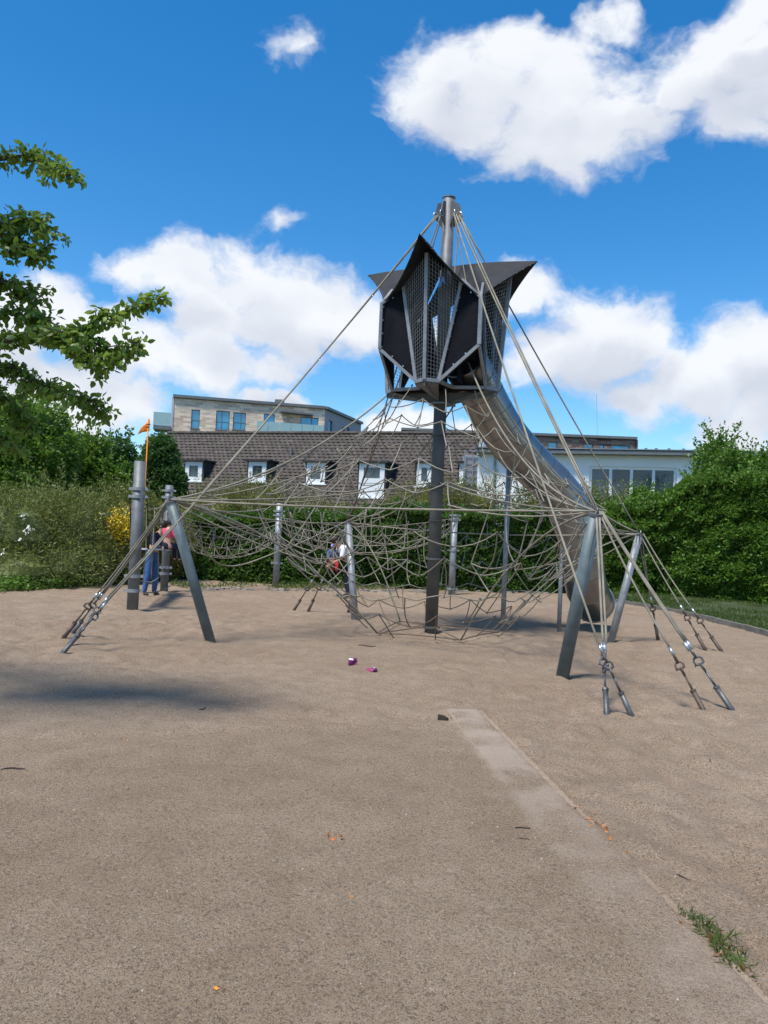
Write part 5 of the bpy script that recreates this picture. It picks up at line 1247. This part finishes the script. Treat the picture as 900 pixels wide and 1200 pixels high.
shrub('shaggy_shrub', 'shaggy olive shrub below the second and third dormer windows', 'shrub', [bl(255, 612, 26, 1.3, .8, 1.1), bl(300, 600, 26, 1.2, .8, 1.0), bl(225, 625, 25.5, .9, .8, .9)], 26000, .085, M['lf_shaggy'], 3.2, G2, .35, 5, shoots=240, shoot_l=.6)
shrub('shaggy_shrub', 'low shaggy shrub below the third dormer window', 'shrub', [bl(345, 612, 26, 1.2, .8, .9), bl(395, 618, 26, 1.0, .8, .8)], 15000, .085, M['lf_shaggy'], 3.2, G2, .4, 4, shoots=130, shoot_l=.45)
shrub('shaggy_shrub', 'shaggy twiggy shrub behind the mast under the fifth dormer window', 'shrub', [bl(500, 604, 26.5, 1.5, .8, 1.0), bl(555, 602, 26.5, 1.2, .8, 1.1), bl(460, 618, 26, 1.2, .8, .8)], 26000, .085, M['lf_shaggy'], 3.0, G2, .4, 5, shoots=260, shoot_l=.6)
shrub('shaggy_shrub', 'loose shrub with pale twigs before the white wall', 'shrub', [bl(625, 604, 27, 1.1, .8, .9), bl(680, 602, 27.5, 1.1, .8, .8), bl(720, 606, 27, .9, .7, .8)], 18000, .08, M['lf_shaggy'], 2.4, G2, .45, 4, shoots=260, shoot_l=.65)
hedge('hornbeam_hedge', 'tall bright green hornbeam hedge behind the lawn on the right', 'hedge',
      [(690, 25.0, 594), (730, 24.6, 594), (752, 24.4, 595), (780, 24.0, 588), (812, 23.6, 572), (850, 22.8, 560), (890, 22.0, 560), (940, 21.0, 552), (1010, 19.6, 545)], 120000, .095, M['lf_hedge'], 1.6, 1.5, shoots=420, shoot_l=.5, amp=.45, gaps=.36)
shrub('hornbeam_shrub', 'tall hornbeam shoots standing above the hedge at the right', 'shrub', [bl(842, 550, 24.6, .75, .8, .95), bl(865, 562, 24.8, .9, .8, .8), bl(825, 576, 24.6, .7, .7, .7)], 13000, .10, M['lf_hedge'], 1.6, None, .4, 5, shoots=110, shoot_l=.75)
shrub('hornbeam_shrub', 'bushy hornbeam at the right frame edge behind the hedge', 'shrub', [bl(905, 560, 24.6, 1.2, .9, .8), bl(960, 550, 24, 1.4, .9, 1.1)], 13000, .10, M['lf_hedge'], 1.6, None, .35, 5, shoots=120, shoot_l=.5)
shrub('hornbeam_shrub', 'narrow light green bush in front of the window band', 'shrub', [bl(752, 590, 26.0, .4, .5, .55), bl(790, 592, 26.0, .6, .5, .55)], 6000, .09, M['lf_hedge'], 1.6, None, .35, 4, shoots=40, shoot_l=.4)
# trees beyond
G3 = 'trees beyond the left shrubs'
def tree(label, blobs, n, m_, size=.16, trunk=.14, gaps=.42, shoots=60, sl=.6): shrub('leafy_tree', label, 'tree', blobs, n, size, m_, 1.7, G3, gaps, 0, .62, shoots, sl, trunk=trunk)
tree('tall bright green tree at the far left behind the shrubs', [bl(38, 498, 31, 1.5, 1.4, 1.3), bl(10, 520, 31, 1.7, 1.4, 1.4), bl(60, 530, 31, 1.3, 1.3, 1.2), bl(-20, 540, 31, 1.8, 1.4, 1.5), bl(30, 560, 31, 2.0, 1.5, 1.3), bl(-70, 520, 31, 1.8, 1.6, 2.0)], 38000, M['lf_tree'], shoots=140)
tree('pointed mid green tree right of the tall bright one', [bl(104, 530, 34, .8, .8, .8), bl(98, 552, 34, 1.3, 1.0, 1.1), bl(112, 570, 34, 1.6, 1.1, 1.1), bl(80, 560, 34, 1.2, 1.0, 1.0)], 20000, M['lf_tree'], shoots=90)
tree('small dark tree between the pointed tree and the flag', [bl(140, 535, 38, .8, .8, .9), bl(135, 560, 38, 1.2, 1.0, 1.1), bl(152, 565, 38, 1.2, 1.0, 1.1)], 15000, M['lf_dark'], shoots=80)
tree('distant light green tree seen low beside the flag pole', [bl(160, 560, 46, 1.4, 1.0, 1.3), bl(172, 565, 46, 1.3, 1.0, 1.3)], 9000, M['lf_hedge'], shoots=40)
tree('dense dark green ivy covered tree against the tiled roof end', [bl(188, 535, 31, .75, .8, .95), bl(182, 560, 31, .85, .9, 1.1), bl(196, 572, 31, .8, .8, 1.2), bl(186, 590, 31, 1.0, .9, 1.3)], 30000, M['lf_dark'], .13, .12, .25, 60, .35)
# far tree line closing the horizon
P = []
for k in range(26000):
    a = random.uniform(-1.45, 1.45); Y = 105 + random.uniform(-4, 4); x = math.tan(a) * 40 + random.gauss(0, 1); h_ = 3.2 + 1.6 * math.sin(x * .21) + 1.1 * math.sin(x * .53 + 1) ; P.append((x * 1.4, Y, random.random() ** .8 * h_))
o = leaves('far_woods', np.array(P), .8, M['lf_dark'], aspect=1.4); tag(o, 'far line of trees closing the horizon', 'woods', kind='stuff')

# fruit tree whose branches reach in from the left
ft = thing('fruit_tree', 'fruit tree leaning in from the left edge with drooping leafy branches', 'tree', (-5.6, 6.4, 0))
tb = Vector((-5.6, 6.4, 0)); crown_c = Vector((-5.4, 6.3, 4.2))
MB().tube([tb + Vector((0, 0, -.2)), tb + Vector((.05, 0, 1.0)), tb + Vector((.12, .03, 2.0)), tb + Vector((.2, 0, 3.0)), tb + Vector((.1, 0, 4.6)), tb + Vector((.2, .0, 6.6))], [.17, .14, .12, .09, .06, .03], 12).build('trunk', M['bark'], ft, smooth=True)
BR = [([(-150, 250), (-60, 190), (0, 186), (45, 184), (88, 208)], 6.0, .13, .045), ([(-150, 320), (-60, 275), (0, 262), (35, 256), (56, 268)], 5.8, .13, .04), ([(0, 275), (20, 285), (45, 300), (50, 290)], 5.8, .1, .02),
      ([(-150, 380), (-60, 340), (0, 330), (25, 338), (42, 352)], 6.1, .13, .04),
      ([(-160, 430), (-70, 420), (0, 400), (45, 392), (85, 390), (120, 372), (155, 362), (192, 346)], 5.9, .10, .05), ([(85, 390), (115, 404), (140, 416), (164, 396)], 5.9, .11, .02), ([(60, 390), (100, 418), (125, 432)], 5.85, .10, .02),
      ([(-150, 520), (-60, 470), (0, 428), (40, 445), (80, 462), (105, 470), (122, 488)], 6.1, .12, .04), ([(-60, 440), (0, 462), (20, 480), (35, 500)], 6.2, .13, .03), ([(-100, 500), (-40, 505), (0, 510), (18, 522)], 6.2, .14, .03),
      ([(-60, 395), (0, 365), (30, 372), (60, 376)], 6.0, .12, .03)]
LP_ = []; LD = []; bm_ = MB(); fr_pts = []
def spray(path, rad, dens):
    for a, c in zip(path, path[1:]):
        for _ in range(int((c - a).length * dens)):
            p = a.lerp(c, random.random()); o_ = Vector((random.gauss(0, 1), random.gauss(0, 1), random.gauss(0, 1) - .15)).normalized() * rad * random.random() ** .7
            LP_.append(tuple(p + o_)); LD.append(tuple(o_.normalized() + Vector((0, 0, -.45))))
for path, Y, rad, r_ in BR:
    q = catmull([at(x, y, Y + .12 * math.sin(x * .05)) for x, y in path], 5)
    bm_.tube(q, [max(.004, .028 * (1 - i / len(q)) * (1.3 if len(path) > 4 else .5)) for i in range(len(q))], 6)
    spray(q, rad * .78, 400)
    for _ in range(len(q)):
        s = random.choice(q); e = s + Vector((random.gauss(0, .09), random.gauss(0, .10), random.gauss(-.03, .07))); bm_.tube([s, s.lerp(e, .5) + Vector((0, 0, .02)), e], [.006, .005, .003], 4, caps=False); spray([s, e], .05, 90)
for k in range(34):
    a = random.uniform(0, 2 * PI); e = random.uniform(-.5, 1.2); L_ = random.uniform(1.2, 2.3); s = tb + Vector((.15, 0, random.uniform(2.4, 5.0)))
    d_ = Vector((math.cos(a) * math.cos(e), math.sin(a) * math.cos(e), math.sin(e) * .8)); end = s + d_ * L_
    if end.x > -4.7 * end.y / 6.3: continue
    q = [s, s.lerp(end, .4) + Vector((0, 0, .15)), s.lerp(end, .75) + Vector((0, 0, .1)), end]; bm_.tube(q, [.04, .025, .014, .004], 6, caps=False); spray(q[1:], .26, 130)
for k in range(22):  # unseen upper crown, added to cast the tree's shadow on the left sand
    c = Vector((random.uniform(-5.3, -3.5), random.uniform(3.7, 5.4), random.uniform(6.3, 7.0))); s = Vector((-5.4, 6.4, random.uniform(4.2, 5.8)))
    q = [s, s.lerp(c, .5) + Vector((0, 0, .2)), c]; bm_.tube(q, [.035, .02, .006], 6, caps=False); spray([s.lerp(c, .75), c, c + Vector((random.uniform(-.3, .3), random.uniform(-.2, .2), .1))], .42, 260)
leaves('crown', np.array(LP_), .055, M['lf_cherry'], ft, aspect=1.55, outward=np.array(LD) * .6, up=-.1, droop=.3, quad=False)
bm_.build('branches', M['bark'], ft)

# flag
g = at(171, 560, 27); gt = at(174, 491, 27); fl = thing('pennant_flag', 'orange triangular pennant on a slim pole left of the building', 'flag', (g.x, g.y, 0))
MB().tube([(g.x, g.y, 0), tuple(gt.lerp(g, .0))], [.032, .02], 8).build('pole', M['orange'], fl, smooth=True)
top = at(175.5, 490, 27); bot = at(174.5, 505, 27); tip = at(160.5, 508.5, 27); G = []
for i in range(9):
    u = i / 8; row = []
    for j in range(5):
        w_ = j / 4; p = top.lerp(bot, w_).lerp(tip, u); p.y += .06 * math.sin(u * 8 + w_); row.append(p)
    G.append(row)
MB().sheet(G, .008).build('pennant', M['orange'], fl, smooth=True)
mk = at(171.5, 501, 26.9); MB().bar(mk, mk + Vector((.10, 0, .03)), .01, .05).bar(mk + Vector((.0, 0, .1)), mk + Vector((.14, 0, .12)), .01, .04).build('printed_mark', M['wood'], fl)

# low stone edging in front of the hedge
ed_ = thing('stone_edging', 'row of low weathered stones edging the sand in front of the hedge', 'edging', ground(340, 690)); k = 0
for x in np.arange(236, 640, 7.2):
    if 300 < x < 312 or (x > 440 and random.random() < .25): continue
    y = 691.5 + (x - 236) * .010 + random.uniform(-.6, .6); g = ground(x, y); w_ = random.uniform(.13, .2)
    b = MB(); b.box((g.x, g.y, .01), (w_, random.uniform(.09, .14), random.uniform(.06, .13)), Matrix.Rotation(random.uniform(-.25, .25), 3, 'Z') @ Matrix.Rotation(random.uniform(-.1, .1), 3, 'Y'))
    b.v = [tuple(Vector(v) + Vector((random.uniform(-.015, .015), random.uniform(-.015, .015), random.uniform(-.012, .012)))) for v in b.v]; b.build('stone', M['stone'], ed_)
P = []
for _ in range(6000):
    x = random.uniform(200, 720); g = ground(x, 689 + random.uniform(-3.5, 1.2) + (x - 236) * .012); P.append((g.x, g.y, random.uniform(-.01, .07)))
P = np.array(P); P = P[vnoise(P[:, 0], P[:, 1], .8, 5) > .35]
o = leaves('edge_grass', P, .12, M['lf_grass'], aspect=5, up=1.5); tag(o, 'ragged grass and weeds along the foot of the hedge', 'grass', kind='stuff')

# ================================================================== PEOPLE
def skin(name, nodes, edges_, m_, parent, sub=2):
    """one continuous surface grown round a posed skeleton; nodes: name -> ((x, y, z), radius)"""
    keys = list(nodes); o0 = ancestors_loc(parent); me = bpy.data.meshes.new(name)
    me.from_pydata([tuple(Vector(nodes[k][0]) - o0) for k in keys], [(keys.index(a), keys.index(b)) for a, b in edges_], [])
    o = bpy.data.objects.new(name, me); COL.objects.link(o); o.parent = parent
    md = o.modifiers.new('skin', 'SKIN'); md.use_smooth_shade = True
    for i, k in enumerate(keys):
        r = nodes[k][1]; me.skin_vertices[0].data[i].radius = (r, r) if isinstance(r, (int, float)) else r
    me.skin_vertices[0].data[0].use_root = True
    sb = o.modifiers.new('sub', 'SUBSURF'); sb.levels = sub; sb.render_levels = sub
    me.materials.append(m_); return o
def chain(*k): return list(zip(k, k[1:]))
def person(base, fx, J, s, label, clothes, hair, cap=None, skirt=None):
    """J: joints in metres relative to base in a frame where fx is 'forward'; s scales radii"""
    f_ = Vector(fx).normalized(); r_ = Vector((f_.y, -f_.x, 0)); t = thing('person', label, 'person', base)
    Wd = lambda p: Vector(base) + f_ * p[0] + r_ * p[1] + Vector((0, 0, p[2]))
    R0 = dict(pelvis=.12, waist=.105, chest=.125, neckb=.065, neck=.048, head=.085, crown=.075, shl=.05, shr=.05, ell=.038, elr=.038, wrl=.026, wrr=.026, hipl=.08, hipr=.08, knl=.055, knr=.055, anl=.036, anr=.036, toel=.032, toer=.032)
    nodes = {k: (Wd(J[k]), R0[k] * s) for k in R0}
    E = chain('pelvis', 'waist', 'chest', 'neckb', 'neck', 'head', 'crown') + [('neckb', 'shl'), ('neckb', 'shr')] + chain('shl', 'ell', 'wrl') + chain('shr', 'elr', 'wrr') + [('pelvis', 'hipl'), ('pelvis', 'hipr')] + chain('hipl', 'knl', 'anl', 'toel') + chain('hipr', 'knr', 'anr', 'toer')
    for side in 'lr':
        w = nodes['wr' + side][0]; e = nodes['el' + side][0]; d = (w - e).normalized(); sd_ = d.cross(Vector((0, 0, 1))); sd_ = sd_.normalized() if sd_.length > .1 else Vector((1, 0, 0))
        pk = 'palm' + side; nodes[pk] = (w + d * .06 * s, .028 * s); E.append(('wr' + side, pk))
        for i, (off_, ln_) in enumerate(((-.033, .055), (-.012, .072), (.010, .078), (.030, .066))):
            k = f'f{side}{i}'; k2 = k + 'b'; nodes[k] = (w + (d * .10 + sd_ * off_) * s, .009 * s); nodes[k2] = (w + (d * (.10 + ln_) + sd_ * off_ + Vector((0, 0, -.02))) * s, .008 * s); E += [(pk, k), (k, k2)]
        k = f't{side}'; nodes[k] = (w + (d * .075 - sd_ * .06) * s, .010 * s); E.append((pk, k))
    skin('body', nodes, E, M['skin'], t)
    hc = nodes['head'][0].lerp(nodes['crown'][0], .5); hd_ = (nodes['crown'][0] - nodes['head'][0]).normalized()
    fc = (f_ - hd_ * f_.dot(hd_)).normalized(); sdv_ = hd_.cross(fc)
    b = MB(); b.ball(hc + fc * .098 * s, .016 * s, n=6, k=4); b.ball(hc + sdv_ * .088 * s, .02 * s, n=6, k=4); b.ball(hc - sdv_ * .088 * s, .02 * s, n=6, k=4); b.build('nose_and_ears', M['skin'], t, smooth=True)
    b = MB(); [b.ball(hc + fc * .088 * s + sdv_ * q * .03 * s + hd_ * .02 * s, .009 * s, n=6, k=4) for q in (-1, 1)]; b.tube([hc + fc * .09 * s - hd_ * .045 * s - sdv_ * .02 * s, hc + fc * .09 * s - hd_ * .045 * s + sdv_ * .02 * s], .005 * s, 5); b.build('eyes_and_mouth', M['hair'], t)
    if hair: b = MB(); b.ball(hc - fc * .022 * s + hd_ * .035 * s, .105 * s, sc=(1, 1, 1.02), n=14, k=9); b.build('hair', hair, t, smooth=True)
    if cap: b = MB(); b.ball(hc + hd_ * .055 * s - fc * .005 * s, .108 * s, sc=(1, 1, .8), n=14, k=9); b.bar(hc + fc * .08 * s + hd_ * .06 * s, hc + fc * .17 * s + hd_ * .055 * s, .12 * s, .01); b.build('cap', cap, t, smooth=True)
    for (nm, keys, m_, g_) in clothes + [('shoes', ('anl', 'toel'), M['shoe'], .014), ('shoes', ('anr', 'toer'), M['shoe'], .014)]:
        n2 = {k: (nodes[k][0], nodes[k][1] + g_) for k in nodes if k in keys}
        for a_, b_, fr_ in (('ell', 'wrl', .9), ('elr', 'wrr', .9)):
            pass
        E2 = [(a, c) for a, c in E if a in keys and c in keys]; 
        skin(nm, n2, E2, m_, t)
    return t
TOP_L = ('waist', 'chest', 'neckb', 'shl', 'shr', 'ell', 'elr', 'wrl', 'wrr'); TOP_S = ('waist', 'chest', 'neckb', 'shl', 'shr', 'ell', 'elr')
PANTS = ('pelvis', 'waist', 'hipl', 'hipr', 'knl', 'knr', 'anl', 'anr'); SHOES = ('anl', 'toel', 'anr', 'toer')
stand = dict(pelvis=(0, 0, .92), waist=(.02, 0, 1.08), chest=(.10, 0, 1.28), neckb=(.17, 0, 1.42), neck=(.21, 0, 1.48), head=(.25, 0, 1.55), crown=(.28, 0, 1.64), shl=(.15, -.19, 1.39), shr=(.15, .19, 1.39), ell=(.22, -.22, 1.14), elr=(.22, .22, 1.14), wrl=(.40, -.15, 1.12), wrr=(.40, .15, 1.12),
             hipl=(0, -.10, .88), hipr=(0, .10, .88), knl=(.04, -.11, .50), knr=(.0, .12, .50), anl=(.0, -.12, .08), anr=(-.08, .13, .08), toel=(.14, -.13, .035), toer=(.06, .14, .035))
def shoes(t_, tname): pass
g = ground(176, 699); person(g, (.75, -.3, 0), stand, 1.0, 'man in navy top and blue jeans behind the hanging board', [('navy_top', TOP_L, M['navy'], .018), ('jeans', PANTS, M['jeans'], .02)], M['hair'])
seat_ = P1.lerp(P2, .62); zz = 1.0
sit = {k: Vector(v) for k, v in stand.items()}
sit.update(pelvis=(0, 0, .10), waist=(0, 0, .27), chest=(.02, 0, .47), neckb=(.05, 0, .60), neck=(.06, 0, .66), head=(.08, 0, .73), crown=(.09, 0, .83), shl=(.03, -.18, .57), shr=(.03, .18, .57), ell=(.10, -.26, .35), elr=(.10, .26, .35), wrl=(.28, -.22, .25), wrr=(.28, .22, .25), hipl=(.02, -.1, .08), hipr=(.02, .1, .08), knl=(.38, -.12, .06), knr=(.38, .12, .06), anl=(.40, -.12, -.32), anr=(.40, .12, -.32), toel=(.52, -.12, -.36), toer=(.52, .12, -.36))
sb_ = at(196, 643, seat_.y + .1); person((sb_.x, sb_.y, sb_.z), (.55, .8, 0), {k: tuple(Vector(v) * .72) for k, v in sit.items()}, .82, 'child in a pink top sitting on the hanging board', [('pink_top', TOP_S, M['pinkcloth'], .02), ('dark_trousers', PANTS, M['navy'], .015)], M['hair'])
stoop = dict(stand); stoop.update(pelvis=(-.06, 0, .90), waist=(.0, 0, 1.03), chest=(.12, 0, 1.17), neckb=(.22, 0, 1.28), neck=(.27, 0, 1.32), head=(.33, 0, 1.37), crown=(.40, 0, 1.45), shl=(.19, -.19, 1.25), shr=(.19, .19, 1.25), ell=(.26, -.24, 1.0), elr=(.26, .24, 1.0), wrl=(.44, -.10, .86), wrr=(.44, .10, .86), hipl=(-.05, -.1, .86), hipr=(-.05, .1, .86), knl=(.0, -.11, .48), knr=(-.02, .11, .48))
ga = ground(406, 701); person(ga, (-.93, -.36, 0), stoop, 1.0, 'adult in white t-shirt and navy trousers stooping over a toddler', [('white_shirt', TOP_S, M['whitecloth'], .02), ('navy_trousers', PANTS, M['navy'], .02)], M['hair'])
td = at(389, 661, ga.y + .05); person((td.x, td.y, td.z), (.35, -.9, 0), {k: tuple(Vector(v) * .55) for k, v in sit.items()}, .58, 'toddler in lavender cap, blue top and red trousers held by the adult', [('blue_top', TOP_L, M['bluecloth'], .015), ('red_trousers', PANTS, M['red'], .025)], None, cap=M['lav'])
for o in [q for q in bpy.data.objects if q.name.startswith('person')]:
    pass
